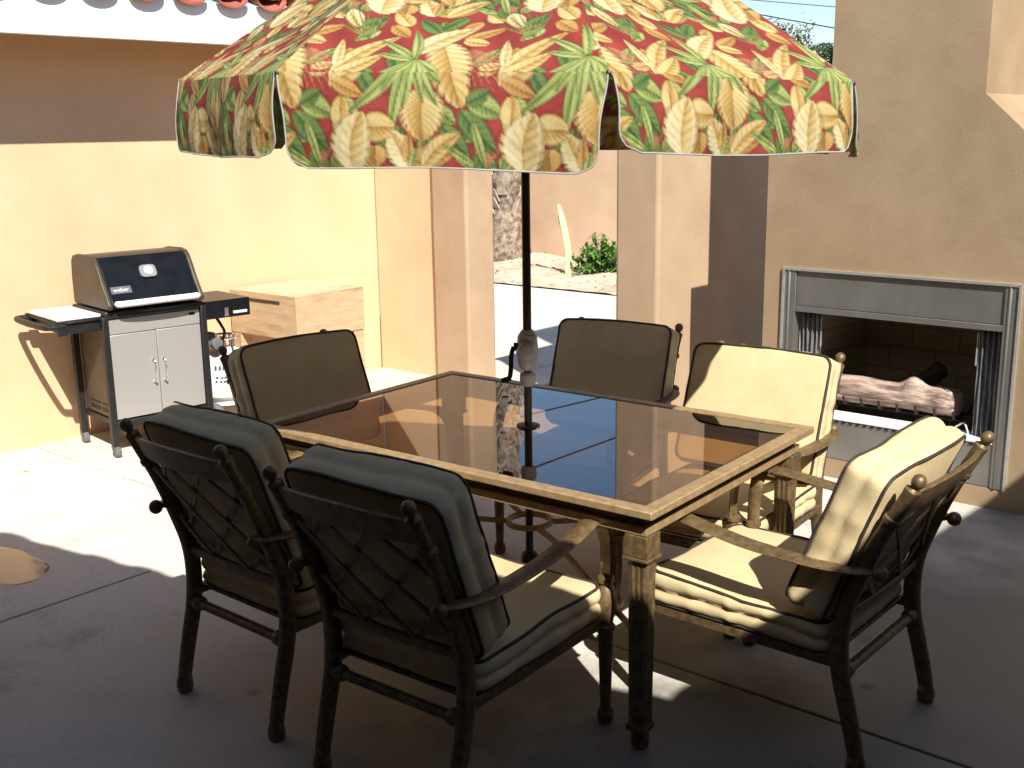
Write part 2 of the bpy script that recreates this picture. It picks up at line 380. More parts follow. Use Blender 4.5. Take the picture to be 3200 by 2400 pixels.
# ------------------------------------------------------------------ house: left wing, with eave, plus the roofs that shade the patio
hs = thing('house', 'yellow stucco house with white fascia and red clay tile eave on the left', 'house', (-3.664, 0, 0))
OX = -3.664
b = MB(); b.box(-.30, 0, -9, 2.72, -.1, 2.42); b.build('wall', M['house'], hs, bevel=.012)
b = MB(); b.box(-.3, .44, -9, 3.0, 2.30, 2.318); b.build('soffit', M['soffit'], hs)
b = MB(); b.box(.442, .475, -9, 3.02, 2.203, 2.425); b.build('fascia', M['fascia'], hs, bevel=.004)
def tile_course(b, org, along, out, n, pitch=.275, r=.09, length=2.6, slope=.32, hf=.8):
    """half-barrel tiles side by side along 'along', running uphill against 'out'; mortar plug in each mouth"""
    al, ou = Vector(along).normalized(), Vector(out).normalized(); N = 9
    run = Vector((-ou.x, -ou.y, slope)).normalized()
    for k in range(n):
        c = Vector(org) + al * (k * pitch + random.uniform(-.008, .008)) + ou * random.uniform(-.01, .012)
        for row in range(max(1, int(length / .42))):
            o = c + run * (row * .40) + Vector((0, 0, .012 * 0))
            vs = []
            for q, (d, rr) in enumerate(((0, r), (.44, r * .9))):
                for i in range(N + 1):
                    a = PI * i / N
                    vs.append(o + run * d + al * (math.cos(a) * rr) + Vector((0, 0, math.sin(a) * rr * hf + (.03 if q == 0 else 0))))
            th = Vector((0, 0, .016)); vs2 = [v_ - th for v_ in vs]
            fs = [(i, i + 1, N + 1 + i + 1, N + 1 + i) for i in range(N)]
            L = 2 * N + 2
            fs += [(i + L, N + 1 + i + L, N + 2 + i + L, i + 1 + L) for i in range(N)]
            fs += [(i, i + L, i + 1 + L, i + 1) for i in range(N)]
            fs += [(0, N + 1, N + 1 + L, L), (N, N + L, 2 * N + 1 + L, 2 * N + 1)]
            b.add(vs + vs2, fs, 0)
            if row == 0:
                pv = [o + run * .035 + al * (math.cos(PI * i / N) * (r - .004)) + Vector((0, 0, math.sin(PI * i / N) * r * hf + .018)) for i in range(N + 1)]
                b.add(pv, [tuple(range(N + 1))], 1)
def flat_under(b, org, along, out, length, wid, slope, th=.02, mi=0):
    al, ou = Vector(along).normalized(), Vector(out).normalized(); run = Vector((-ou.x, -ou.y, slope)).normalized()
    o = Vector(org); p = [o, o + al * wid, o + al * wid + run * length, o + run * length]
    b.add(p + [q - Vector((0, 0, th)) for q in p], [(0, 1, 2, 3), (7, 6, 5, 4), (0, 4, 5, 1), (1, 5, 6, 2), (2, 6, 7, 3), (3, 7, 4, 0)], mi)
b = MB()
tile_course(b, (.520, -3.05, 2.452), (0, 1, 0), (1, 0, 0), 22, .275, .088, 3.2)
for k in range(22):          # the upturned pans between the barrels: their lips scallop the fascia with shade
    yc = -3.05 + (k + .5) * .275; vs = []; rr = .105
    for d_, q in ((0.0, 0), (-.5, .16)):
        for i in range(11):
            a = PI * i / 10; vs.append((.522 + d_, yc + math.cos(a) * rr, 2.470 - math.sin(a) * .058 + q))
    th = [(x, y, z - .012) for x, y, z in vs]
    b.add(vs + th, [(i, i + 1, i + 12, i + 11) for i in range(10)] + [(22 + i, 33 + i, 34 + i, 23 + i) for i in range(10)] + [(i, 22 + i, 23 + i, i + 1) for i in range(10)], 0)
flat_under(b, (.47, -9, 2.49), (0, 1, 0), (1, 0, 0), 3.2, 12.0, .32, .02)
b.build('roof', [M['tile'], M['mortar']], hs, angle=50)
# rear wing (behind the camera) and right wing: their eaves throw the foreground shade
rw = thing('house_wing', 'tile roofed house wing behind and right of the patio whose eave shades the foreground', 'house', (0, 0, 0))
EA = (-4.3, -2.73); EB = (2.76, -1.415); EC = (3.03, 3.4)
b = MB()
b.prism([EA, EB, EC, (9, 3.4), (9, -9), (-4.3, -9)], 'z', 2.29, 2.33)
b.build('soffit', M['wingwall'], rw)
b = MB(); d = Vector((EB[0] - EA[0], EB[1] - EA[1], 0)).normalized(); nrm = Vector((-d.y, d.x, 0))
tile_course(b, Vector((EA[0], EA[1], 2.30)) + nrm * -.012, d, nrm, 27, .275, .115, .8, hf=.42)
tile_course(b, Vector((EB[0], EB[1], 2.30)) + Vector((.02, .1, 0)), (.0706, .9975, 0), (-.9975, .0706, 0), 17, .275, .115, .8, hf=.42)
b.add([(EA[0], EA[1], 2.34), (EB[0], EB[1], 2.34), (9, -1.415, 3.6), (9, -9, 3.9), (-4.3, -9, 3.6)], [(0, 1, 2, 3, 4)], 0)
b.add([(EB[0], EB[1], 2.345), (EC[0], EC[1], 2.345), (9, 3.4, 3.6), (9, -1.415, 3.6)], [(0, 1, 2, 3)], 0)
b.build('roof', [M['tile'], M['mortar']], rw, angle=50)
b = MB(); b.box(-3.3, 9, -4.2, -3.9, -.1, 2.286); b.box(3.12, 3.4, -3.898, 2.95, -.1, 2.286); b.build('wall', M['wingwall'], rw)  # unseen walls, set close to block sky light on the right floor

# ------------------------------------------------------------------ gate pillars
gp = thing('gate_pillar', 'broad peach stucco pillar left of the gate opening, stepped from the yellow wall', 'pillar', (-3.1, 2.72, 0))
b = MB(); b.box(-.575, .012, 0, .30, -.1, 2.25); b.build('side_panel', M['house'], gp, bevel=.012)
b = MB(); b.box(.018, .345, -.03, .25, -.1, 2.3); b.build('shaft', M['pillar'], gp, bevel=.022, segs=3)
b = MB(); b.box(.0, .362, -.048, .268, 2.303, 2.36); b.build('cap', M['pillar'], gp, bevel=.012)
cp = thing('gate_pillar', 'peach stucco pillar wall right of the gate opening, beside the fireplace', 'pillar', (-1.27, 2.3, 0))
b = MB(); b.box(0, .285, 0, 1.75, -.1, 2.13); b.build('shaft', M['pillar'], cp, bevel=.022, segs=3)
b = MB(); b.box(-.018, .303, -.018, 1.77, 2.133, 2.17); b.build('cap', M['pillar'], cp, bevel=.01)

# ------------------------------------------------------------------ outdoor fireplace
fp = thing('outdoor_fireplace', 'tall tan stucco outdoor fireplace with steel framed firebox and sloped shoulders', 'fireplace', (.35, 2.24, 0))
X0, X1 = -.21 - .35, .92 - .35; B0, B1 = -.312 - .35, 1.0 - .35; S0, S1 = -.003 - .35, .70 - .35; Z0, Z1 = .095, 1.03; DP = .78
b = MB()
b.prism([(B0, -.1), (X0, -.1), (X0, Z1), (B0, Z1)], 'y', 0, DP)
b.prism([(X1, -.1), (B1, -.1), (B1, Z1), (X1, Z1)], 'y', 0, DP)
b.prism([(X0, -.1), (X1, -.1), (X1, Z0), (X0, Z0)], 'y', 0, DP)
b.prism([(B0, Z1), (B1, Z1), (B1, 1.56), (S1, 1.835), (S1, 4.2), (S0, 4.2), (S0, 1.812), (B0, 1.573)], 'y', 0, DP)
import bmesh
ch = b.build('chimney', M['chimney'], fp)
# steel surround: bright thin edge, two posts, header, lower panel
b = MB()
b.box(X0, X0 + .012, -.012, .03, Z0, Z1); b.box(X1 - .012, X1, -.012, .03, Z0, Z1); b.box(X0 + .012, X1 - .012, -.010, .03, Z1 - .012, Z1)
b.build('trim_strip', M['fpedge'], fp)
for xa, xb in ((X0 + .013, X0 + .07), (X1 - .07, X1 - .013)):
    b = MB(); b.prism([(xa, -.004), (xa + .016, -.004), (xa + .018, -.009), (xa + .024, -.009), (xa + .026, -.004), (xb, -.004), (xb, .05), (xa, .05)], 'z', Z0 + .002, Z1 - .013)
    b.build('side_post', M['fpmetal'], fp, bevel=.0015)
b = MB(); b.box(X0 + .071, X1 - .071, .006, .05, .845, Z1 - .013); b.box(X0 + .071, X1 - .071, -.003, .05, .815, .843); b.build('header_panel', M['fpmetal'], fp, bevel=.002)
b = MB(); b.box(X0 + .071, X1 - .071, .004, .05, Z0 + .003, .296); b.build('lower_panel', M['fpmetal'], fp, bevel=.002)
b = MB(); b.box(X0 + .071, X1 - .071, .0, .13, .298, .312); 
for k in range(26): b.box(X0 + .09 + k * .036, X0 + .109 + k * .036, -.002, .002, .284, .295, 1)
b.build('hearth_ledge', [M['white'], M['iron']], fp, bevel=.001)
# firebox: an open splayed box
b = MB(); fx0, fx1, bx0, bx1, yb = X0 + .075, X1 - .075, X0 + .19, X1 - .19, .60
vs = [(fx0, .051, .25), (fx1, .051, .25), (bx1, yb, .25), (bx0, yb, .25), (fx0, .051, 1.0), (fx1, .051, 1.0), (bx1, yb, 1.0), (bx0, yb, 1.0)]
b.add(vs, [(0, 1, 2, 3), (4, 7, 6, 5), (0, 3, 7, 4), (1, 5, 6, 2), (3, 2, 6, 7)])
b.build('firebox', M['firebrick'], fp, fix=False)
for sx in (0, 1):
    b = MB(); xa = X0 + .078 if sx == 0 else X1 - .078 - .105; n = 60; vs = []; fs = []
    for z in np.linspace(.318, .812, 14):
        for i in range(n + 1):
            t = i / n; spread = 1 + .12 * (.812 - z) * (1 if sx == 0 else -1) * 0
            vs.append((xa + .105 * t, .058 + .012 * math.sin(t * PI * 9) * (1 + .25 * math.sin(z * 9)) + .004 * math.sin(z * 20 + t * 8), z))
    for j in range(13):
        for i in range(n): fs.append((j * (n + 1) + i, j * (n + 1) + i + 1, (j + 1) * (n + 1) + i + 1, (j + 1) * (n + 1) + i))
    b.add(vs, fs); cu = b.build('mesh_curtain', M['mesh'], fp, fix=False)
    md = cu.modifiers.new('thick', 'SOLIDIFY'); md.thickness = .003
    b = MB(); xp = xa + (.112 if sx == 0 else -.006)
    b.tube([(xp, .05, .79), (xp, .05, .72)], .0015, 6); b.lathe([(.003, .64), (.005, .65), (.003, .72)], (xp, .05, 0), 8); b.build('curtain_pull', M['fpedge'], fp)
# grate with bars, and the log resting on it
gr = thing('log_grate', 'black iron log grate on the white hearth ledge of the fireplace', 'grate', (.33, 2.44, .312))
b = MB()
for k in range(8):
    x = -.33 + k * .09
    b.tube(spline([(x, -.10, .085), (x, -.085, .052), (x, -.05, .042), (x, .12, .042), (x, .15, .07)], 16), .006, 7)
b.tube([(-.36, -.04, .034), (.33, -.04, .034)], .006, 7); b.tube([(-.36, .10, .034), (.33, .10, .034)], .006, 7)
b.build('bar', M['iron'], gr)
for x in (-.30, .27):
    for y in (-.04, .10): b = MB(); b.tube([(x, y, .034), (x, y, 0)], .006, 7); b.build('leg', M['iron'], gr)
b = MB(); b.tube(spline([(.30, -.16, .0), (.37, -.17, .06), (.385, -.15, .03), (.385, -.13, 0)], 18), .0045, 7); b.build('gas_tube', M['chrome'], gr)
def make_log(name, label, p0, p1, r, lump=None, mats=('bark', 'sawn')):
    b = MB(); a, c = Vector(p0), Vector(p1); ax = (c - a).normalized(); L = (c - a).length
    s1 = ax.cross(Vector((0, 0, 1))).normalized(); s2 = s1.cross(ax); n, m_ = 48, 44; vs = []
    ph = RNG.uniform(0, 6.28, 8)
    for j in range(m_ + 1):
        t = j / m_
        for i in range(n):
            an = 2 * PI * i / n
            rr = r * (1 + .09 * math.sin(2 * an + ph[0] + 2 * t) + .05 * math.sin(5 * an + ph[1] + 6 * t) + .035 * math.sin(13 * an + ph[2] + 3 * math.sin(7 * t)) + .03 * math.sin(21 * an + ph[5] + 2 * math.sin(11 * t)) + .04 * math.sin(9 * t + ph[3]))
            if lump:
                for lt, la, lw, lh in lump: rr += lh * math.exp(-((t - lt) / lw) ** 2) * max(0, math.cos(an - la)) ** 3
            if j in (0, m_): rr *= .9
            vs.append(a + ax * (L * t) + (s1 * math.cos(an) + s2 * math.sin(an)) * rr)
    fs = [(j * n + i, j * n + (i + 1) % n, (j + 1) * n + (i + 1) % n, (j + 1) * n + i) for j in range(m_) for i in range(n)]
    b.add(vs, fs); b.add([v_ + Vector() for v_ in vs[:n]], [tuple(range(n))], 1); b.add(vs[-n:], [tuple(range(n))], 1)
    return tag(b.build(name, [M[q] for q in mats], None, angle=60), label, 'log')
make_log('fireplace_log', 'knotty pinkish brown log lying on the grate at the front of the firebox', (-.06, 2.42, .420), (.625, 2.425, .420), .066, [(.70, 1.35, .07, .05), (.92, .3, .06, .02), (.86, 1.9, .05, .012)])
make_log('fireplace_log', 'dark charred log stub propped behind the front log in the firebox', (.36, 2.50, .40), (.45, 2.66, .53), .045, None, ('char', 'char'))

# ------------------------------------------------------------------ background right of the chimney
sw = thing('side_wall', 'pale stucco wall section behind the right shoulder of the fireplace', 'wall', (2.2, 3.25, 0))
b = MB(); b.box(-1.7, .66, 0, .2, -.1, 3.6); b.build('wall_body', M['pale_wall'], sw, bevel=.015)

# ------------------------------------------------------------------ plants and distant trees
def leaf_strip(b, base, dirv, length, width, droop, n=5, mi=0, fold=.25, upv=Vector((0, 0, 1))):
    """one long leaf: a folded strip that bends under its weight"""
    p = Vector(base); d = Vector(dirv).normalized(); vs = []; step = length / n
    for i in range(n + 1):
        t = i / n; wv = width * math.sin(PI * min(1, .12 + .88 * t) ** .8) * (1 if i < n else .05)
        s = d.cross(upv)
        s = s.normalized() if s.length > 1e-4 else Vector((1, 0, 0)); u = s.cross(d).normalized()
        vs += [p - s * wv + u * wv * fold, p, p + s * wv + u * wv * fold]
        p = p + d * step; d = (d + Vector((0, 0, -droop / n))).normalized()
    fs = []
    for i in range(n): fs += [(3 * i, 3 * i + 1, 3 * i + 4, 3 * i + 3), (3 * i + 1, 3 * i + 2, 3 * i + 5, 3 * i + 4)]
    b.add(vs, fs, mi)
def pinnate(b, base, dirv, length, droop, nl, ll, lw, mi=0):
    p = Vector(base); d = Vector(dirv).normalized(); step = length / nl
    path = [p.copy()]
    for i in range(nl):
        t = i / nl; s = d.cross(Vector((0, 0, 1))); s = s.normalized() if s.length > 1e-3 else Vector((1, 0, 0))
        l_ = ll * (.35 + .65 * math.sin(PI * min(1, .15 + .8 * t)))
        if t > .12:
            for sg in (-1, 1): leaf_strip(b, p, s * sg + d * .7 + Vector((0, 0, .15 + random.uniform(-.15, .1))), l_ * random.uniform(.8, 1.1), lw, .9, 2, mi, .1)
        p = p + d * step; path.append(p.copy()); d = (d + Vector((0, 0, -droop / nl))).normalized()
    b.tube(path[::2], [.02 * (1 - .8 * k / len(path[::2])) + .003 for k in range(len(path[::2]))], 5, mi=mi)
# date palm close behind the gate: rough trunk with leaf-boot stubs
pt = thing('palm_tree', 'palm tree with rough fibrous trunk rising from the bed behind the gate', 'palm tree', (-7.12, 8.12, .03))
b = MB(); n = 28; rows = 130; H = 8.2; vs = []
for j in range(rows + 1):
    t = j / rows; z = H * t
    r0 = .165 + .15 * math.exp(-((z - .28) / .22) ** 2) + .12 * math.exp(-(z / .12) ** 2) + .02 * math.sin(z * 13)
    for i in range(n):
        a = 2 * PI * i / n; r = r0 * (1 + .10 * math.sin(5 * a + z * 9) * math.sin(z * 23 + 2 * a) + .05 * math.sin(9 * a - z * 17)) + random.uniform(-.008, .008)
        vs.append((r * math.cos(a) + .04 * math.sin(z), r * math.sin(a), z - .05))
fs = [(j * n + i, j * n + (i + 1) % n, (j + 1) * n + (i + 1) % n, (j + 1) * n + i) for j in range(rows) for i in range(n)]
b.add(vs, fs, 0)
for j in range(92):                       # cut leaf bases in a spiral, pressed against the trunk
    z = .62 + j * .082
    for k in range(3):
        a = j * 2.4 + k * 2 * PI / 3 + random.uniform(-.2, .2); ca, sa = math.cos(a), math.sin(a); off = .04 * math.sin(z)
        q0 = Vector((ca * .15 + off, sa * .15, z)); q1 = Vector((ca * .215 + off, sa * .215, z + random.uniform(.13, .2)))
        tl = Vector((-sa, ca, 0)); wd = random.uniform(.03, .055); o_ = Vector((ca, sa, 0)) * .018
        vs = [q0 - tl * wd * 1.5, q0 + tl * wd * 1.5, q1 + tl * wd * .6, q1 - tl * wd * .6]
        b.add(vs + [v_ + o_ for v_ in vs], [(3, 2, 1, 0), (4, 5, 6, 7), (0, 1, 5, 4), (1, 2, 6, 5), (2, 3, 7, 6), (3, 0, 4, 7)], 1)
b.build('trunk', [M['palmtrunk'], M['boot']], pt, angle=50)
b = MB()
for k in range(34):
    a = k * 2.4; e = random.uniform(-.2, 1.2)
    pinnate(b, (.04 * math.sin(H), 0, H - .1), (math.cos(a) * math.cos(e), math.sin(a) * math.cos(e), math.sin(e)), random.uniform(1.7, 2.3), 1.7, 26, .42, .016)
b.build('crown', M['frond'], pt, fix=False, angle=80)
# tall pale stalk in front of the bush
st = thing('stalk_plant', 'tall pale yellow green stalk standing beside the green bush', 'plant', (-5.60, 7.48, float(soil_z(-5.6, 7.48)) - .02))
b = MB()
for k, (dx, hh, wd) in enumerate(((0, .82, .042), (.018, .80, .03), (-.02, .74, .026))):
    pth = spline([(dx * .6, 0, 0), (dx, .0, .25), (dx - .03, -.02, .5), (dx - .095, -.05, hh)], 18)
    m_ = len(pth); b.tube(pth, [wd * (1 - .12 * i / m_ - (.6 * max(0, i - m_ + 4) / 4)) for i in range(m_)], sect=[(math.cos(2 * PI * q / 10) * (1 + .18 * (q % 2)), math.sin(2 * PI * q / 10) * (.7 + .15 * (q % 2))) for q in range(10)])
b.build('stem', M['stalk'], st)
bs = thing('bush', 'low leafy bright green bush in the planting bed by the gate', 'bush', (-5.40, 7.86, float(soil_z(-5.4, 7.86)) - .02))
b = MB(); bb = MB()
for k in range(46):
    a = random.uniform(0, 2 * PI); e = random.uniform(.25, 1.5); L = random.uniform(.26, .40) * (1.25 if e > 1.2 else 1)
    d = Vector((math.cos(a) * math.cos(e) * 1.1, math.sin(a) * math.cos(e) * 1.1, math.sin(e)))
    pts = [Vector((0, 0, .02)) + d * (L * t) + Vector((random.uniform(-.015, .015), random.uniform(-.015, .015), -.03 * t * t)) for t in (0, .35, .7, 1)]
    bb.tube(pts, [.006, .005, .004, .002], 5)
    for t in np.linspace(.25, 1, 11):
        p = pts[0].lerp(pts[3], t); 
        for q in range(3):
            dv = Vector((random.gauss(0, 1), random.gauss(0, 1), random.gauss(.35, .7)))
            leaf_strip(b, p, dv + d * .5, random.uniform(.055, .10), random.uniform(.013, .021), .8, 3)
b.build('foliage', M['leaf'], bs, fix=False, angle=80); bb.build('stem', M['trunk'], bs)
# far trees seen between umbrella and chimney
ft = thing('fan_palm', 'distant palm with drooping green fronds beside the chimney edge', 'palm tree', (-10.55, 25, 0))
b = MB(); b.tube([(0, 0, -.1), (.05, 0, 1.5), (0, 0, 3.2)], [.2, .16, .15], 12); b.build('trunk', M['palmtrunk'], ft)
b = MB()
for k in range(70):
    a = k * 2.4; e = random.uniform(-1.0, 1.1)
    pinnate(b, (0, 0, 3.25 + random.uniform(-.2, .2)), (math.cos(a) * math.cos(e), math.sin(a) * math.cos(e), math.sin(e)), random.uniform(1.0, 1.5), 2.6, 14, .42, .02)
b.build('crown', M['frond'], ft, fix=False, angle=80)
def broad_tree(name, label, loc, trunk_h, cr, mat, nl, lsz):
    t_ = thing(name, label, 'tree', loc); b = MB(); bl = MB()
    b.tube([(0, 0, -.1), (.05, .03, trunk_h * .5), (0, 0, trunk_h)], [.16, .12, .09], 9)
    for k in range(26):
        a = random.uniform(0, 2 * PI); e = random.uniform(-.2, 1.4); L = cr * random.uniform(.55, 1.05)
        end = Vector((math.cos(a) * math.cos(e) * L, math.sin(a) * math.cos(e) * L, trunk_h + math.sin(e) * L))
        st_ = Vector((0, 0, trunk_h * random.uniform(.75, 1))); mid = st_.lerp(end, .5) + Vector((0, 0, .1)); b.tube([st_, mid, end], [.05, .03, .012], 6)
        for q in range(nl):
            c = mid.lerp(end, random.uniform(.1, 1.1)) + Vector((random.gauss(0, .16), random.gauss(0, .16), random.gauss(0, .14))) * cr
            leaf_strip(bl, c, (random.gauss(0, 1), random.gauss(0, 1), random.gauss(0, .6)), lsz * random.uniform(.7, 1.3), lsz * .24, .4, 2)
    b.build('trunk', M['trunk'], t_); bl.build('crown', mat, t_, fix=False, angle=80)
broad_tree('olive_tree', 'distant pale olive tree seen above the umbrella under the wires', (-14.8, 30, 0), 3.5, 1.25, M['olive'], 130, .16)
# overhead wires crossing that gap of sky
def along(bx, by, dx, dy, dist): 
    h = math.hypot(dx, dy); return (bx + dx / h * dist, by + dy / h * dist, 6.0)
WIRES = [('overhead wire nearest the patio, mirrored as the lower dark line in the glass table top', along(.311, -.353, -9.373, 11.353, 17.1), along(.317, .047, -7.77, 10.953, 18.8)),
         ('overhead wire farther off, mirrored as the upper dark line in the glass table top', along(-.095, .185, -8.794, 10.815, 20.7), along(-.054, .485, -7.652, 10.515, 21.8))]
for lab, pa, pb in WIRES:
    a, c = Vector(pa), Vector(pb); d = (c - a).normalized()
    b = MB(); b.tube([a + d * t + Vector((0, 0, .0012 * (t - 2) ** 2)) for t in np.linspace(-26, 26, 30)], .02, 6); tag(b.build('overhead_wire', M['wire']), lab, 'wire', 'overhead wires')
for lab, pa, pb in (('overhead wire, lowest and thickest of those crossing the sky gap', (-10.709, 22, 4.13), (-9.263, 22, 3.805)),
                    ('thin overhead wire, middle one crossing the sky gap by the chimney', (-10.901, 22, 4.50), (-9.257, 22, 4.255)),
                    ('thin overhead wire, highest one crossing the sky gap by the chimney', (-11.0, 22, 4.80), (-9.257, 22, 4.60))):
    a, c = Vector(pa), Vector(pb); d = (c - a).normalized(); k0 = -24; k1 = 16
    pth = [a + d * t + Vector((0, 0, .0009 * (t - 1) ** 2 + .1 * 0)) for t in np.linspace(k0, k1, 30)]
    b = MB(); b.tube(pth, .016 if 'thickest' in lab else .010, 6); tag(b.build('overhead_wire', M['wire']), lab, 'wire', 'overhead wires')

# ------------------------------------------------------------------ gas grill (front faces +x in its own frame)
gg = thing('gas_grill', 'black lidded gas grill on steel cabinet cart with white side shelf by yellow wall', 'grill', (-3.275, .525, 0), R(-7))
FX = .215
b = MB(); b.box(-.20, FX - .012, -.262, .262, .20, .752); b.build('cabinet', M['lidside'], gg, bevel=.006)
b = MB(); b.box(FX - .01, FX, -.262, .262, .672, .752); b.box(FX, FX + .003, .20, .235, .725, .738, 1); b.build('control_panel', [M['steel'], M['black']], gg, bevel=.003)
for s in (-1, 1):
    b = MB(); y0, y1 = (-.262, -.0015) if s < 0 else (.0015, .262)
    b.box(FX - .01, FX, y0, y1, .205, .668); dr = b.build('door', M['steel'], gg, bevel=.003)
    b = MB(); yy = s * .03
    b.tube(spline([(FX, yy, .505), (FX + .022, yy, .50), (FX + .024, yy, .475), (FX + .024, yy, .41), (FX + .022, yy, .385), (FX, yy, .38)], 20), .005, 8)
    b.lathe([(.009, 0), (.009, .004)], (FX, yy, .505), 10, Matrix.Rotation(R(90), 4, 'Y')); b.lathe([(.009, 0), (.009, .004)], (FX, yy, .38), 10, Matrix.Rotation(R(90), 4, 'Y'))
    b.build('handle', M['chrome'], dr)
for sx, sy, z0 in ((-1, -1, .055), (1, -1, .055), (-1, 1, .12), (1, 1, .10)):
    b = MB(); x = -.215 if sx < 0 else FX - .005; y = sy * .283
    b.box(x - .02, x + .02, y - .018, y + .018, z0, .77); b.build('leg', M['blackplastic'], gg, bevel=.005)
for sx in (-1, 1):
    b = MB(); x = -.215 if sx < 0 else FX - .005
    b.lathe([(.012, -.016), (.030, -.014), (.032, 0), (.030, .014), (.012, .016)], (x + .012, -.283, .032), 18, Matrix.Rotation(R(90), 4, 'X')); b.box(x - .014, x + .014, -.303, -.263, .045, .064)
    b.build('caster', M['rubber'], gg, bevel=.002)
for sx in (-1, 1):
    x = -.215 if sx < 0 else FX - .005
    b = MB(); b.lathe([(.05, -.02), (.088, -.022), (.095, -.012), (.095, .012), (.088, .022), (.05, .02)], (x, .325, .095), 32, Matrix.Rotation(R(90), 4, 'X')); wh = b.build('wheel', M['rubber'], gg)
    b = MB(); rot = Matrix.Rotation(R(90), 4, 'X')
    b.lathe([(.012, -.024), (.020, -.024), (.020, .024), (.012, .024)], (x, .325, .095), 16, rot); b.lathe([(.060, -.0235), (.078, -.025), (.078, .025), (.060, .0235)], (x, .325, .095), 32, rot)
    for k in range(5):
        a = k * 2 * PI / 5; b.prism([(x + math.cos(a + q) * r_, .095 + math.sin(a + q) * r_) for r_, q in ((.018, -.4), (.064, -.22), (.064, .22), (.018, .4))], 'y', .303, .347)
    b.build('hub', M['hub'], wh)
b = MB(); b.box(-.22, FX, -.27, .30, .165, .195); b.build('bottom_shelf', M['blackplastic'], gg, bevel=.004)
# vent slots of the cabinet side
b = MB()
for k, (a, c) in enumerate(((.265, .272), (.235, .246), (.228, .232))):
    b.box(-.12, .0, -.266, -.2615, a, c); b.box(.03, .15, -.266, -.2615, a, c)
b.build('vent', M['black'], gg)
# firebox tray and lid
b = MB(); b.box(-.21, FX + .012, -.285, .285, .756, .80); b.build('cook_box', M['blackplastic'], gg, bevel=.01)
prof = [(.255, .812), (.262, .835), (.235, .875), (.19, .945), (.155, 1.01), (.128, 1.052), (.10, 1.073), (.05, 1.082), (-.10, 1.078), (-.15, 1.068), (-.175, 1.04), (-.185, .96), (-.185, .812)]
b = MB(); b.prism(prof, 'y', -.248, .248); lid = b.build('lid', M['black'], gg, bevel=.004, angle=22)
for s in (-1, 1):
    b = MB(); pc = Vector((.03, .93)); big = [tuple(pc + (Vector(p) - pc) * 1.035) for p in prof]
    y0, y1 = (-.276, -.2485) if s < 0 else (.2485, .276); b.prism(big, 'y', y0, y1); b.build('end_cap', M['lidside'], lid, bevel=.008, angle=22)
b = MB(); b.tube(spline([(.265, -.225, .838), (.292, -.215, .84), (.306, -.12, .842), (.310, 0, .843), (.306, .12, .842), (.292, .215, .84), (.265, .225, .838)], 36), .017, 12); b.build('handle', M['white'], lid)
slope = math.atan2(.235 - .155, 1.01 - .875)
def on_lid(y, z, lift=.004):
    t = (z - .875) / (1.01 - .875); return Vector((.235 + (.155 - .235) * t + lift * math.cos(slope), y, z + lift * math.sin(slope)))
fr = Matrix(((0, -math.sin(slope), math.cos(slope)), (1, 0, 0), (0, math.cos(slope), math.sin(slope)))).to_4x4()   # local x->y, y->up slope, z->normal
mt = Matrix.Translation(on_lid(.0, .985, .003)) @ fr
b = MB(); n = 28; vs = []
for zz, k_ in ((0, 1), (.008, 1), (.011, .93)):
    for i in range(n):
        a = 2 * PI * i / n; q = 4.0; cx_, sy_ = math.cos(a), math.sin(a)
        vs.append(mt @ Vector((.047 * k_ * math.copysign(abs(cx_) ** (2 / q), cx_), .037 * k_ * math.copysign(abs(sy_) ** (2 / q), sy_), zz)))
b.add(vs, [(r * n + i, r * n + (i + 1) % n, (r + 1) * n + (i + 1) % n, (r + 1) * n + i) for r in range(2) for i in range(n)] + [tuple(2 * n + i for i in range(n))], 0)
b.lathe([(.024, .0112), (.026, .015), (.024, .0165)], (0, 0, 0), 24, mt, 1)
for a in (0.5, 1.6, 2.7, 3.9, 5.3): b.box(.006, .018, -.0012, .0012, .0166, .0176, 0, mt @ Matrix.Rotation(a, 4, 'Z'))
b.build('thermometer', [M['dialplate'], M['lettering']], lid)
mb = Matrix.Translation(on_lid(-.178, .903, .001)) @ fr
b = MB(); b.box(-.056, .056, -.019, .022, 0, .004, 0, mb); b.box(-.052, .052, -.0015, .019, .004, .0046, 0, mb)
bd = b.build('badge', M['badge'], lid, bevel=.001)
tc_ = bpy.data.curves.new('lettering', 'FONT'); tc_.body = 'weber'; tc_.size = .034; tc_.align_x = 'CENTER'; tc_.align_y = 'CENTER'; tc_.extrude = .0008
tmp = bpy.data.objects.new('tmp', tc_); COL.objects.link(tmp); bpy.context.view_layer.update()
lme = bpy.data.meshes.new_from_object(tmp.evaluated_get(bpy.context.evaluated_depsgraph_get())); bpy.data.objects.remove(tmp); bpy.data.curves.remove(tc_)
lme.name = 'lettering'; lme.materials.clear(); lme.materials.append(M['lettering'])
to = bpy.data.objects.new('lettering', lme); COL.objects.link(to); to.parent = bd; to.matrix_basis = mb @ Matrix.Translation((-.002, .001, .0056))
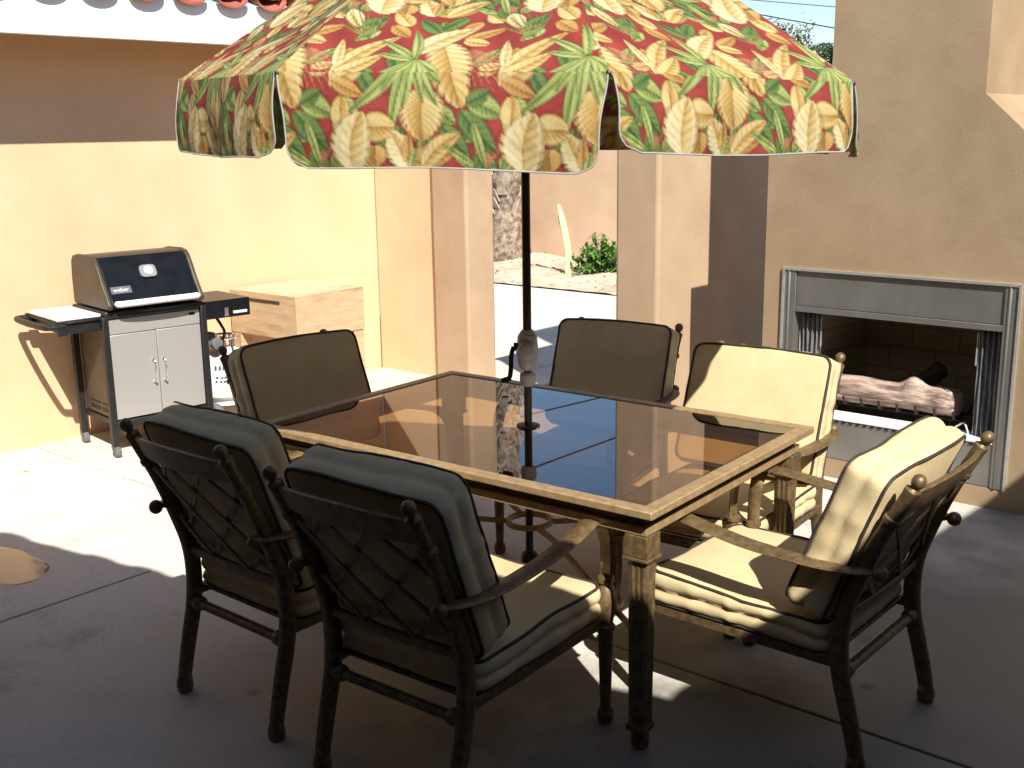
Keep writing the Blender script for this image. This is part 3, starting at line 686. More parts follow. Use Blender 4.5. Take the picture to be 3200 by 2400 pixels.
# side shelves
b = MB(); b.box(-.20, .20, -.525, -.29, .772, .79); b.build('side_shelf', M['white'], gg, bevel=.006)
b = MB(); b.box(-.19, .19, -.50, -.29, .70, .768); b.box(-.205, .205, -.53, -.288, .756, .770); b.build('shelf_frame', M['blackplastic'], gg, bevel=.006)
b = MB(); b.tube(spline([(-.215, -.50, .752), (-.215, -.56, .752), (-.19, -.59, .752), (0, -.60, .752), (.19, -.59, .752), (.215, -.56, .752), (.215, -.50, .752)], 40), .017, 10); b.box(.20, .228, -.535, -.485, .70, .775); b.box(-.228, -.20, -.535, -.485, .70, .775)
b.build('towel_bar', M['blackplastic'], gg, bevel=.004)
b = MB(); b.box(-.17, .21, .30, .585, .682, .785); b.box(.2102, .214, .42, .445, .69, .74, 1); b.box(.2102, .213, .475, .565, .700, .716, 2)
b.build('side_burner', [M['black'], M['chrome'], M['lettering']], gg, bevel=.012, segs=3)
b = MB(); b.tube(spline([(.12, .41, .68), (.12, .44, .63), (.10, .47, .58), (.07, .47, .53), (.05, .44, .50)], 24), .009, 8)
b.build('gas_hose', M['black'], gg)
b = MB(); b.lathe([(.012, -.02), (.034, -.018), (.036, 0), (.034, .018), (.012, .02)], (.09, .42, .515), 20, Matrix.Rotation(R(90), 4, 'Y')); b.box(.02, .08, .33, .42, .545, .58); b.lathe([(.03, 0), (.03, .05)], (.04, .38, .50), 14)
b.build('regulator', M['rubber'], gg, bevel=.003)
# gas bottle hanging beside the cart
pr = thing('gas_bottle', 'white gas bottle with blue print hanging at the right side of the grill', 'gas bottle', (-3.24, 1.05, .125))
b = MB(); b.lathe([(.02, .035), (.10, .037), (.135, .06), (.143, .10), (.143, .24), (.135, .285), (.10, .325), (.05, .345), (.02, .347)], (0, 0, 0), 40); b.build('tank', M['white'], pr)
b = MB(); b.lathe([(.095, 0), (.10, .002), (.10, .045), (.092, .047)], (0, 0, 0), 30); b.build('foot_ring', M['white'], pr)
b = MB()
for k in range(3):
    a = k * 2.09; b.tube([(math.cos(a) * .09, math.sin(a) * .09, .325), (math.cos(a) * .09, math.sin(a) * .09, .40)], .008, 6)
b.tube([(math.cos(q / 24 * 2 * PI) * .09, math.sin(q / 24 * 2 * PI) * .09, .405) for q in range(24)], .009, 6, True); b.lathe([(.02, .34), (.018, .39), (.024, .392), (.024, .41)], (0, 0, 0), 14)
b.build('collar', M['chrome'], pr)
b = MB()
def on_tank(an, z): return Vector((math.cos(an) * .1445, math.sin(an) * .1445, z))
for rowz, marks in ((.225, (.0, .09, .17, .26, .33, .42)), (.175, (.02, .13, .20, .29, .37)), (.15, (.0, .1, .18, .3, .42))):
    for a in marks:
        a0 = -1.05 + a * 1.9; h = .030 if rowz > .2 else .014
        b.add([on_tank(a0, rowz), on_tank(a0 + .11, rowz + .002), on_tank(a0 + .11, rowz + h), on_tank(a0 + .02, rowz + h * .9)], [(0, 1, 2, 3)])
b.build('printed_lettering', M['ink'], pr, fix=False)

# ------------------------------------------------------------------ butcher block on legs
bt = thing('butcher_block', 'thick pale wooden butcher block on square legs against the yellow wall', 'table', (-3.30, 1.67, 0), R(1.5))
b = MB(); b.box(-.318, .318, -.28, .28, .472, .742, 0); b.box(-.316, .316, -.278, .278, .7425, .745, 1)
b.box(-.13, .17, -.286, -.281, .690, .706, 2)
b.build('block', [M['wood'], M['woodtop'], M['lidside']], bt, bevel=.006)
for sx in (-1, 1):
    for sy in (-1, 1):
        b = MB(); x, y = sx * .27, sy * .235; b.box(x - .042, x + .042, y - .042, y + .042, 0, .47); b.build('leg', M['wood'], bt, bevel=.005)
b = MB(); b.lathe([(.006, 0), (.006, .012), (.011, .014), (.011, .022)], (.12, .281, .62), 12, Matrix.Rotation(R(-90), 4, 'X')); b.build('knob', M['iron'], bt)

# ------------------------------------------------------------------ patio table
TA, TB, TZ = .80, .5325, .73
tb = thing('patio_table', 'rectangular patio table with brown glass top, gold metal rim and fluted legs', 'table', (0, 0, 0), .0507)
FWD = .046
b = MB()
def mitred(b, a0, b0, a1, b1, z0, z1, mi=0):
    o_ = [(-a0, -b0), (a0, -b0), (a0, b0), (-a0, b0)]; i_ = [(-a1, -b1), (a1, -b1), (a1, b1), (-a1, b1)]
    vs = [(x, y, z) for z in (z0, z1) for ring in (o_, i_) for x, y in ring]; fs = []
    for k in range(4):
        n = (k + 1) % 4
        fs += [(8 + k, 8 + n, 12 + n, 12 + k), (k, 4 + k, 4 + n, n), (k, n, 8 + n, 8 + k), (4 + k, 12 + k, 12 + n, 4 + n)]
    b.add(vs, fs, mi)
mitred(b, TA, TB, TA - FWD, TB - FWD, TZ - .024, TZ)
mitred(b, TA - FWD - .0005, TB - FWD - .0005, TA - FWD - .02, TB - FWD - .02, TZ - .022, TZ - .010)
b.build('top_rim', M['tabletrim'], tb, bevel=.004)
b = MB(); mitred(b, TA - .048, TB - .048, TA - .062, TB - .062, TZ - .058, TZ - .0245); b.build('apron', M['darkapron'], tb)
b = MB(); mitred(b, TA - .034, TB - .034, TA - .062, TB - .062, TZ - .086, TZ - .0585); b.build('lower_rail', M['tabletrim'], tb, bevel=.004)
# glass with a hole for the umbrella pole
b = MB(); gx, gy, hr = TA - FWD - .002, TB - FWD - .002, .026; z0, z1 = TZ - .0095, TZ - .0035
vs = []; n = 32
def outer_pt(a):
    c, s = math.cos(a), math.sin(a); k = min(gx / max(abs(c), 1e-6), gy / max(abs(s), 1e-6)); return (c * k, s * k)
ca = math.atan2(gy, gx); angs = sorted([2 * PI * k / n for k in range(n)] + [ca, PI - ca, PI + ca, 2 * PI - ca]); m = len(angs)
for z in (z0, z1):
    vs += [(math.cos(a) * hr, math.sin(a) * hr, z) for a in angs]; vs += [(*outer_pt(a), z) for a in angs]
for k in range(m):
    q = (k + 1) % m
    b.add([], [], 0)
    b.f += [[2 * m + k, 3 * m + k, 3 * m + q, 2 * m + q]]; b.mi += [0]
    b.f += [[k, q, m + q, m + k], [m + k, m + q, 3 * m + q, 3 * m + k], [k, 2 * m + k, 2 * m + q, q]]; b.mi += [1, 1, 1]
b.v = [tuple(v) for v in vs]
b.build('glass_top', [M['glass'], M['glass_edge']], tb, angle=20)
b = MB(); b.lathe([(.0255, TZ - .012), (.030, TZ - .003), (.040, TZ - .003), (.040, TZ + .002), (.0255, TZ + .004)], (0, 0, 0), 28); b.build('pole_collar', M['darkapron'], tb)
for sx in (-1, 1):
    for sy in (-1, 1):
        x, y = sx * (TA - .066), sy * (TB - .066); b = MB()
        b.box(x - .036, x + .036, y - .036, y + .036, TZ - .150, TZ - .0867)
        b.box(x - .040, x + .040, y - .040, y + .040, TZ - .160, TZ - .1505)
        n = 24; lv = []
        for z, r in ((TZ - .1605, .031), (.50, .030), (.30, .0285), (.12, .027), (.075, .027)):
            for k in range(n):
                a = 2 * PI * (k + .5) / n; c, s = math.cos(a), math.sin(a); q = 1 / max(abs(c), abs(s)); fl = 1 - .10 * (1 if k % 2 else 0) * (1 if q < 1.3 else 0)
                lv.append((x + c * r * q * fl, y + s * r * q * fl, z))
        b.add(lv, [(j * n + k, j * n + (k + 1) % n, (j + 1) * n + (k + 1) % n, (j + 1) * n + k) for j in range(4) for k in range(n)])
        b.box(x - .030, x + .030, y - .030, y + .030, .055, .0745); b.lathe([(.012, 0), (.024, .004), (.028, .03), (.022, .0545)], (x, y, 0), 16)
        b.build('leg', M['bronze'], tb, bevel=.002)
b = MB(); b.tube([(math.cos(q / 28 * 2 * PI) * .075, math.sin(q / 28 * 2 * PI) * .075, .385) for q in range(28)], .011, 8, True)
for sx in (-1, 1):
    for sy in (-1, 1):
        e = Vector((sx * (TA - .07), sy * (TB - .07), .33)); d = Vector((e.x, e.y, 0)).normalized()
        b.tube(spline([d * .075 + Vector((0, 0, .385)), d * .25 + Vector((0, 0, .39)), d * .55 + Vector((0, 0, .36)), e], 18), .010, 8)
b.build('stretcher', M['tabletrim'], tb)

# ------------------------------------------------------------------ tropical print, drawn leaf by leaf on one repeat of the cloth
def lin(c): 
    c = np.array(c) / 255.0; return np.where(c <= .04045, c / 12.92, ((c + .055) / 1.055) ** 2.4)
UW, VH, RES = .42, .50, .00125
TW, TH = int(UW / RES), int(VH / RES)
YY, XX = np.mgrid[0:TH, 0:TW]; PX = (XX + .5) * RES; PY = (YY + .5) * RES
red = lin((168, 66, 58)); tile = np.ones((TH, TW, 3)) * red
for k in range(5):
    fx, fy = RNG.integers(1, 4, 2); tile *= (1 + .06 * np.sin(2 * PI * (fx * PX / UW + fy * PY / VH) + RNG.uniform(0, 6)))[..., None]
GOLD = [lin(c) for c in ((246, 228, 166), (212, 172, 94), (132, 90, 42))]
CREAM = [lin(c) for c in ((250, 240, 196), (224, 192, 120), (146, 106, 56))]
TAN = [lin(c) for c in ((228, 190, 116), (194, 144, 76), (116, 76, 38))]
GREEN = [lin(c) for c in ((214, 218, 138), (132, 150, 72), (60, 82, 40))]
DARK = [lin(c) for c in ((138, 160, 88), (86, 114, 58), (44, 66, 36))]
PINK = [lin(c) for c in ((226, 180, 130), (208, 140, 100), (164, 90, 70))]
def leaf(bx, by, tx, ty, w, pal, veins=7, cuts=0.0, bend=0.0, p=.8, q=.75, slant=.35, edge=True):
    ax, ay = tx - bx, ty - by; L = math.hypot(ax, ay); ax, ay = ax / L, ay / L
    for ox in (-1, 0, 1):
        for oy in (-1, 0, 1):
            dx, dy = PX - bx + ox * UW, PY - by + oy * VH
            l = (dx * ax + dy * ay) / L
            m0 = (l > -.02) & (l < 1.02)
            if not m0.any(): continue
            d = -dx * ay + dy * ax
            lc = np.clip(l, 1e-4, 1 - 1e-4)
            d = d - bend * L * lc * (1 - lc) * 4
            hw = w / 2 * np.sin(PI * lc ** p) ** q
            ad = np.abs(d) / np.maximum(hw, 1e-5)
            ph = veins * (lc - slant * ad * w / L)
            st = .5 + .5 * np.cos(2 * PI * ph)
            a = np.clip((hw - np.abs(d)) / RES + .5, 0, 1) * m0
            if cuts > 0: a = a * (1 - np.clip((st - .80) * 12, 0, 1) * np.clip((ad - (1 - cuts)) * 8, 0, 1))
            if a.max() <= 0: continue
            f = np.clip(.56 + .34 * np.sin(ad * 2.6 + .3) * (.5 + .5 * (1 - lc)) - .30 * st ** 3 * (.3 + .7 * np.sin(PI * np.clip(ad, 0, 1))) + .20 * np.sign(d) * (1 - ad) - .25 * lc * (1 - ad), 0, 1)
            f = f * (1 - .55 * np.exp(-(np.abs(d) / .0012) ** 2))
            sh = np.clip((hw * 1.18 + .004 - np.abs(d)) / .006, 0, 1) * (l > -.06) * (l < 1.06); tile[:] = tile * (1 - .24 * sh[..., None])
            col = np.where(f[..., None] > .5, pal[1] + (pal[0] - pal[1]) * ((f[..., None] - .5) * 2), pal[2] + (pal[1] - pal[2]) * (f[..., None] * 2))
            if edge:
                e = np.clip((ad - .80) * 5, 0, 1)[..., None]; col = col * (1 - e * .55) + pal[2] * e * .55
                e2 = np.exp(-((ad - .72) / .08) ** 2)[..., None] * .5; col = col * (1 - e2) + pal[0] * e2
            tile[:] = tile * (1 - a[..., None]) + col * a[..., None]
def zxy(x, y):        # layout units of the sketch -> metres on the cloth
    u = (x - 1000) * .000412; v = (960 - y) * .000412 if y > 480 else .198 + (480 - y) * .00075
    return u, v
GROW = 1.10
def LZ(x0, y0, x1, y1, wpx, *a, **k): 
    q0, q1 = zxy(x0, y0), zxy(x1, y1); 
    cx_, cy_ = (q0[0] + q1[0]) / 2, (q0[1] + q1[1]) / 2; g = GROW
    leaf(cx_ + (q0[0] - cx_) * g, cy_ + (q0[1] - cy_) * g, cx_ + (q1[0] - cx_) * g, cy_ + (q1[1] - cy_) * g, wpx * .000412 * g * 1.08, *a, **k)
def fan(x0, y0, x1, y1, spread, n, pal, wpx=9):
    q0, q1 = zxy(x0, y0), zxy(x1, y1); a = math.atan2(q1[1] - q0[1], q1[0] - q0[0]); L = math.hypot(q1[0] - q0[0], q1[1] - q0[1])
    for i in range(n):
        t = (i / (n - 1) - .5) * spread; l_ = L * (1 - .25 * abs(t)) * RNG.uniform(.85, 1.05)
        leaf(q0[0], q0[1], q0[0] + math.cos(a + t) * l_, q0[1] + math.sin(a + t) * l_, wpx * .000412, pal, 2, bend=.03 * t, edge=False)
for x0, y0, x1, y1, wd, pl in ((1080, 560, 1180, 700, 90, GREEN), (1930, 720, 1810, 800, 80, GREEN), (1330, 330, 1400, 470, 90, DARK), (1850, 420, 1980, 330, 80, GREEN), (1060, 180, 1190, 110, 100, DARK), (1260, 160, 1380, 230, 100, TAN), (1650, 230, 1560, 120, 100, GREEN), (1930, 130, 1830, 60, 110, GOLD), (1900, 20, 1990, 120, 110, DARK), (1040, 330, 1130, 400, 90, TAN), (1360, 150, 1240, 60, 110, GOLD), (1430, 250, 1560, 330, 80, TAN), (1640, 60, 1560, -30, 110, GREEN), (1690, 420, 1840, 470, 90, DARK), (1890, 440, 2020, 420, 80, GOLD), (1970, 80, 2060, 180, 100, CREAM), (1180, 200, 1060, 270, 80, GREEN), (1800, 130, 1700, 200, 90, TAN), (1340, 20, 1450, -50, 100, DARK), (1130, -20, 1030, -90, 110, GOLD), (1600, 420, 1500, 480, 60, DARK), (1060, 880, 1010, 960, 80, GREEN), (1380, 850, 1440, 960, 70, DARK), (1660, 620, 1760, 700, 80, GREEN), (1180, 440, 1290, 560, 80, DARK), (1060, 900, 1020, 960, 40, GREEN)):
    LZ(x0, y0, x1, y1, wd, pl, 5)
fan(1790, 320, 2010, 560, 1.0, 9, PINK, 11); fan(1300, 930, 1430, 720, .9, 8, GREEN, 12); fan(1500, 820, 1620, 560, 1.0, 8, PINK, 10); fan(1130, 250, 1010, 60, 1.2, 8, GREEN, 13)
fan(1950, 950, 1990, 760, .7, 6, PINK, 10)
LZ(1690, 720, 1840, 900, 100, DARK); LZ(1800, 640, 1990, 850, 120, DARK); LZ(1840, 560, 2035, 650, 120, GREEN, 8); LZ(1830, 585, 1960, 520, 80, DARK)
LZ(1700, 90, 1560, 190, 90, DARK); LZ(1560, 200, 1420, 110, 100, DARK)
LZ(1090, 30, 1270, -60, 130, GOLD, 8); LZ(1500, 60, 1760, 20, 130, TAN, 7); LZ(1480, 70, 1380, -40, 140, CREAM, 7, .3)
LZ(1010, 470, 1320, 245, 110, GOLD, 8, bend=.06); LZ(1010, 480, 1260, 360, 110, GOLD, 8, bend=-.04); LZ(1015, 470, 1200, 545, 80, TAN, 7); LZ(1010, 430, 985, 275, 60, CREAM, 5)
LZ(1065, 710, 1070, 555, 110, GOLD, 8, q=.5)
LZ(1560, 520, 1570, 790, 240, GOLD, 9, .35, q=.55); LZ(1620, 290, 1790, 590, 230, GOLD, 9, .35, q=.55)
LZ(1470, 350, 1785, 175, 150, CREAM, 7, bend=.08); LZ(1750, 250, 1955, 185, 85, TAN, 6, q=.55); LZ(1745, 260, 1890, 290, 90, GOLD, 6, q=.55)
for tx, ty, wd in ((1160, 600, 74), (1390, 720, 72), (1250, 275, 56), (1420, 205, 58), (1250, 350, 50), (1650, 470, 60), (1640, 575, 60), (1560, 560, 50), (1450, 590, 55), (1330, 500, 46)):
    q0, q1 = zxy(1480, 385), zxy(tx, ty); leaf(q0[0], q0[1], q0[0] + (q1[0] - q0[0]) * 1.12, q0[1] + (q1[1] - q0[1]) * 1.12, wd * .00050, GREEN, 1, bend=RNG.uniform(-.05, .05), slant=.1)
LZ(1480, 930, 1485, 770, 60, TAN, 6); LZ(1575, 955, 1790, 765, 105, GOLD, 8, bend=.08); LZ(1500, 950, 1530, 850, 40, GREEN, 4)
LZ(1290, 835, 1290, 945, 125, TAN, 6, q=.5); LZ(1215, 720, 1395, 730, 150, GOLD, 7, q=.5)
LZ(1140, 955, 1195, 650, 225, CREAM, 6, .25, bend=.10, q=.6)
LZ(1870, 700, 1945, 960, 44, GREEN, 1); LZ(1745, 845, 1850, 955, 46, GREEN, 1); LZ(1870, 935, 1700, 830, 40, GREEN, 3)
tile *= .60
def sample_print(u, v):
    x = (u / RES) % TW; y = (v / RES) % TH
    x0 = np.floor(x).astype(int); y0 = np.floor(y).astype(int); fx = (x - x0)[..., None]; fy = (y - y0)[..., None]
    x0 %= TW; y0 %= TH; x1 = (x0 + 1) % TW; y1 = (y0 + 1) % TH
    return tile[y0, x0] * (1 - fx) * (1 - fy) + tile[y0, x1] * fx * (1 - fy) + tile[y1, x0] * (1 - fx) * fy + tile[y1, x1] * fx * fy

# ------------------------------------------------------------------ umbrella
um = thing('patio_umbrella', 'big tropical leaf print umbrella with red ground standing through the table', 'umbrella', (0, 0, 0))
AP, RIMZ, RR, VL = 2.52, 1.850, 1.065, .205
A0 = R(-39.75)
tilt_dir = (math.cos(R(-140)), math.sin(R(-140)))
def tilt(x, y, z): return z + .026 * (x * tilt_dir[0] + y * tilt_dir[1]) / RR
allv = []; allf = []; allc = []; base = 0; trimpaths = []
chord = 2 * RR * math.sin(PI / 8)
for k in range(8):
    a0, a1 = A0 + k * PI / 4, A0 + (k + 1) * PI / 4; fine = k in (0, 7, 6)
    nr, ncl = (250, 180) if fine else (60, 44)
    nv = 46 if fine else 14
    S = np.linspace(0, 1, ncl)
    p0 = np.array([math.cos(a0), math.sin(a0)]); p1 = np.array([math.cos(a1), math.sin(a1)]); om = (p0 + p1) / np.linalg.norm(p0 + p1)
    phs = RNG.uniform(0, 6.28)
    rows = []; cols = []
    slope_len = math.hypot(RR, AP - RIMZ); VL = {0: .188, 7: .229, 6: .214, 1: .195}.get(k, .21)
    for t in np.linspace(.02, 1, nr):
        rr = RR * t; z = AP - (AP - RIMZ) * (t ** 1.06) ; rad = np.outer(1 - S, p0) * rr + np.outer(S, p1) * rr
        sag = np.sin(PI * S) * .045 * math.sin(PI * min(t, .92)) * .8
        x = rad[:, 0] + om[0] * 0; y = rad[:, 1]
        zz = z - sag
        rows.append(np.stack([x, y, zz], 1)); u = (S - .5) * chord * t + .267; v = np.full(ncl, .205 + slope_len * (1 - t)); cols.append((u, v))
    nfull = len(rows)
    for j in range(1, nv + 1):
        q = j / nv; dz = VL * q; rc = .055
        e = .006 + .010 * sm(0, .5, q) + .004 * math.sin(q * 5 + phs)
        if dz > VL - rc: e += rc - math.sqrt(max(0, rc * rc - (dz - (VL - rc)) ** 2))
        e /= chord
        Sq = e + (1 - 2 * e) * S
        rad = np.outer(1 - Sq, p0) * RR + np.outer(Sq, p1) * RR
        wave = (.013 * np.sin(2 * PI * 1.4 * Sq + phs) + .003 * np.sin(2 * PI * 6.3 * Sq + 3 * phs) + .007 * np.sin(2 * PI * 3.1 * Sq + 2 * phs)) * q + .022 * q + .018 * np.sin(PI * np.minimum(q * 2, 1)) * 0
        wave = wave + .012 * math.sin(PI * q * .9)
        curl = -.018 * (np.exp(-(Sq / .05) ** 2) + np.exp(-((1 - Sq) / .05) ** 2)) * q
        off = wave + curl
        rows.append(np.stack([rad[:, 0] + om[0] * off, rad[:, 1] + om[1] * off, np.full(ncl, RIMZ - dz) + .004 * np.sin(2 * PI * 1.2 * Sq + phs) * q], 1))
        cols.append(((Sq - .5) * chord + .267, np.full(ncl, VL - dz)))
    V = np.concatenate(rows); V[:, 2] = V[:, 2] + .026 * (V[:, 0] * tilt_dir[0] + V[:, 1] * tilt_dir[1]) / RR
    C = np.concatenate([sample_print(u, v) for u, v in cols])
    n = len(rows); idx = np.arange(n * ncl).reshape(n, ncl) + base
    allf.append(np.stack([idx[:-1, :-1], idx[1:, :-1], idx[1:, 1:], idx[:-1, 1:]], -1).reshape(-1, 4)); allv.append(V); allc.append(C); base += n * ncl
    V3 = V.reshape(n, ncl, 3); st = max(1, nv // 14); flap = V3[nfull - 1:]
    left = [flap[i, 0] for i in range(0, nv + 1, st)]; bot = [flap[-1, i] for i in range(0, ncl, max(1, ncl // 40))]; right = [flap[i, -1] for i in range(nv, -1, -st)]
    trimpaths.append([Vector(p) for p in left[:-1] + bot + right])
V = np.concatenate(allv); F = np.concatenate(allf); Cc = np.concatenate(allc)
me = bpy.data.meshes.new('canopy'); me.vertices.add(len(V)); me.vertices.foreach_set('co', V.astype(np.float32).ravel())
me.loops.add(F.size); me.loops.foreach_set('vertex_index', F.astype(np.int32).ravel())
me.polygons.add(len(F)); me.polygons.foreach_set('loop_start', np.arange(0, F.size, 4, dtype=np.int32)); me.polygons.foreach_set('loop_total', np.full(len(F), 4, dtype=np.int32))
at = me.attributes.new('print', 'FLOAT_COLOR', 'POINT')
at.data.foreach_set('color', np.concatenate([Cc, np.ones((len(Cc), 1))], 1).astype(np.float32).ravel())
me.materials.append(M['cloth']); me.update(calc_edges=True); me.validate(); me.polygons.foreach_set('use_smooth', [True] * len(me.polygons)); me.set_sharp_from_angle(angle=R(60))
cano = bpy.data.objects.new('canopy', me); COL.objects.link(cano); cano.parent = um
b = MB()
for pth in trimpaths: b.tube(pth, .0022, 6)
b.build('edge_trim', M['trim'], cano)
for k in range(8):
    a = A0 + k * PI / 4; c, s = math.cos(a), math.sin(a); b = MB()
    pts = [Vector((c * RR * t, s * RR * t, AP - (AP - RIMZ) * t ** 1.06 - .012)) for t in np.linspace(.03, .995, 14)]
    pts = [Vector((p.x, p.y, tilt(p.x, p.y, p.z))) for p in pts]; b.tube(pts, .006, 8)
    b.sphere(pts[-1] + Vector((c * .002, s * .002, .002)), .0075, 8)
    rb = b.build('rib', M['pole'], um)
    b = MB(); q = pts[7]; b.tube([Vector((c * .03, s * .03, 1.93)), q - Vector((0, 0, .008))], .005, 6); b.build('strut', M['pole'], rb)
b = MB(); b.lathe([(.0135, .03), (.0135, .95)], (0, 0, 0), 24); b.lathe([(.0145, 1.03), (.0145, 2.50)], (0, 0, 0), 24); b.build('pole', M['pole'], um)
b = MB(); b.lathe([(.03, 1.90), (.034, 1.905), (.034, 1.95), (.026, 1.965)], (0, 0, 0), 20); b.build('runner', M['crank'], um)
b = MB(); b.lathe([(.04, 2.475), (.045, 2.48), (.03, 2.54), (.012, 2.58), (.016, 2.60), (.004, 2.63)], (0, 0, 0), 20); b.build('top_cap', M['crank'], um)
b = MB(); b.lathe([(.018, .868), (.027, .872), (.027, .912), (.018, .916)], (0, 0, 0), 24)
b.lathe([(.018, .922), (.025, .932), (.032, .955), (.035, .995), (.031, 1.04), (.018, 1.062)], (0, 0, 0), 24, Matrix.Diagonal((1.0, 1.12, 1, 1)))
vdir = Vector((.64, -.77, 0)); rdir = Vector((.77, .64, 0))
rm = Matrix((rdir, Vector((0, 0, 1)), vdir)).transposed().to_4x4()
b.lathe([(.012, 0), (.030, .004), (.034, .03), (.030, .05), (.020, .056)], (vdir * .012 + Vector((0, 0, .992)) - rdir * .004), 22, rm)
b.box(-.016, .028, .950, 1.048, -.02, .034, 0, Matrix(((rdir.x, 0, vdir.x, 0), (rdir.y, 0, vdir.y, 0), (0, 1, 0, 0), (0, 0, 0, 1))) @ Matrix.Identity(4))
ck = b.build('crank_housing', M['crank'], um, bevel=.006)
b = MB(); c0 = Vector((0, 0, 1.005)) - rdir * .034 + vdir * .01
b.tube([c0 + rdir * .012, c0, c0 - rdir * .012], .014, 10)
b.tube(spline([c0 - rdir * .012, c0 - rdir * .020 - Vector((0, 0, .03)), c0 - rdir * .022 - Vector((0, 0, .075)), c0 - rdir * .026 - Vector((0, 0, .105))], 18), .008, 8)
b.tube([c0 - rdir * .022 - Vector((0, 0, .108)), c0 - rdir * .036 - Vector((0, 0, .112)), c0 - rdir * .055 - Vector((0, 0, .116))], [.009, .010, .008], 9)
b.build('crank_handle', M['black'], ck)
b = MB(); b.lathe([(.03, 0), (.225, .004), (.232, .02), (.20, .05), (.08, .075), (.034, .085), (.030, .26), (.024, .27)], (0, 0, 0), 40); b.build('base', M['darkapron'], um)

# ------------------------------------------------------------------ patio chair (faces +y, origin on the floor between its feet)
def cushion(hw, hh, T, rc, mat, arch=0.0, puff=.018, lobe=.011, seed=1, valley=0.0, back=False):
    """box cushion: soft faces, two puffed lobes round the side, piping on both edges. local plane x,y; thickness z"""
    rg = np.random.default_rng(seed); out = []; n_c = 7
    cs = [(hw - rc, hh - rc, 0), (-(hw - rc), hh - rc, PI / 2), (-(hw - rc), -(hh - rc), PI), (hw - rc, -(hh - rc), 3 * PI / 2)]
    nrm = []
    for ci, (cx_, cy_, a0) in enumerate(cs):
        for k in range(n_c):
            a = a0 + PI / 2 * k / (n_c - 1); out.append((cx_ + rc * math.cos(a), cy_ + rc * math.sin(a))); nrm.append((math.cos(a), math.sin(a)))
        nx_ = cs[(ci + 1) % 4]; a1 = a0 + PI / 2
        p = (cx_ + rc * math.cos(a1), cy_ + rc * math.sin(a1)); q = (nx_[0] + rc * math.cos(a1), nx_[1] + rc * math.sin(a1)); ns = 16
        for k in range(1, ns): t = k / ns; out.append((p[0] + (q[0] - p[0]) * t, p[1] + (q[1] - p[1]) * t)); nrm.append((math.cos(a1), math.sin(a1)))
    out = np.array(out); nrm = np.array(nrm); N = len(out)
    if arch: out[:, 1] += np.where(out[:, 1] > 0, arch * (1 - (out[:, 0] / hw) ** 2), 0)
    ang = np.arctan2(out[:, 1] / hh, out[:, 0] / hw)
    def wr(f, ph): return np.sin(ang * f + ph) + .6 * np.sin(ang * f * 1.7 + ph * 2.3) + .4 * np.sin(ang * f * 2.9 + ph * .7)
    ph = rg.uniform(0, 6.28, 6); edge_z = .004 * wr(3, ph[0]); rows = []
    def face(sign):
        rr = []
        for s in (.12, .3, .5, .66, .8, .9, .96):
            z = sign * (T / 2 + puff * (1 - s ** 3.2)) + edge_z * s ** 3 * sign * .5
            wig = .0034 * wr(9, ph[1] + s * 2) * max(0, s - .5)
            sag = -sign * .010 * math.exp(-((s - .3) / .4) ** 2) * valley
            rr.append(np.stack([out[:, 0] * s, out[:, 1] * s, z + wig + sag], 1))
        return rr
    top = face(1); rows += top
    nb = 10
    for j in range(nb + 1):
        w_ = j / nb; z = T / 2 - T * w_
        bulge = lobe * abs(math.sin(2 * PI * w_)) ** .7
        gather = .0026 * wr(17, ph[2]) * abs(math.sin(2 * PI * w_)) + .0015 * wr(31, ph[3]) * abs(math.sin(2 * PI * w_))
        o_ = out + nrm * (bulge + gather)[:, None] if not np.isscalar(gather) else out
        ez = edge_z * (1 - w_) - edge_z * w_ * .6 + .004 * wr(4, ph[4]) * math.sin(PI * w_)
        rows.append(np.stack([o_[:, 0], o_[:, 1], z + ez], 1))
    rows += face(-1)[::-1]
    b = MB(); m = len(rows); vs = np.concatenate(rows)
    fs = [(j * N + i, j * N + (i + 1) % N, (j + 1) * N + (i + 1) % N, (j + 1) * N + i) for j in range(m - 1) for i in range(N)]
    fs += [tuple(range(N)), tuple(range((m - 1) * N + N - 1, (m - 1) * N - 1, -1))]
    pip = [[Vector(p) for p in rows[7]], [Vector(p) for p in rows[7 + nb]]]
    return vs, fs, pip
PW, RY, FY = .235, -.335, .335      # half spacing of the posts, rear feet, front feet
POST = [(RY - .012, .0), (RY - .010, .05), (RY + .015, .16), (RY + .045, .28), (RY + .052, .38), (RY + .042, .47), (RY + .008, .57), (RY - .037, .68), (RY - .090, .785), (RY - .116, .835)]
def post_pts(): return spline([(0, y, z) for y, z in POST], 36)
def post_y(z): 
    for (ya, za), (yb, zb) in zip(POST, POST[1:]):
        if za <= z <= zb: return ya + (yb - ya) * (z - za) / (zb - za)
    return POST[-1][0]
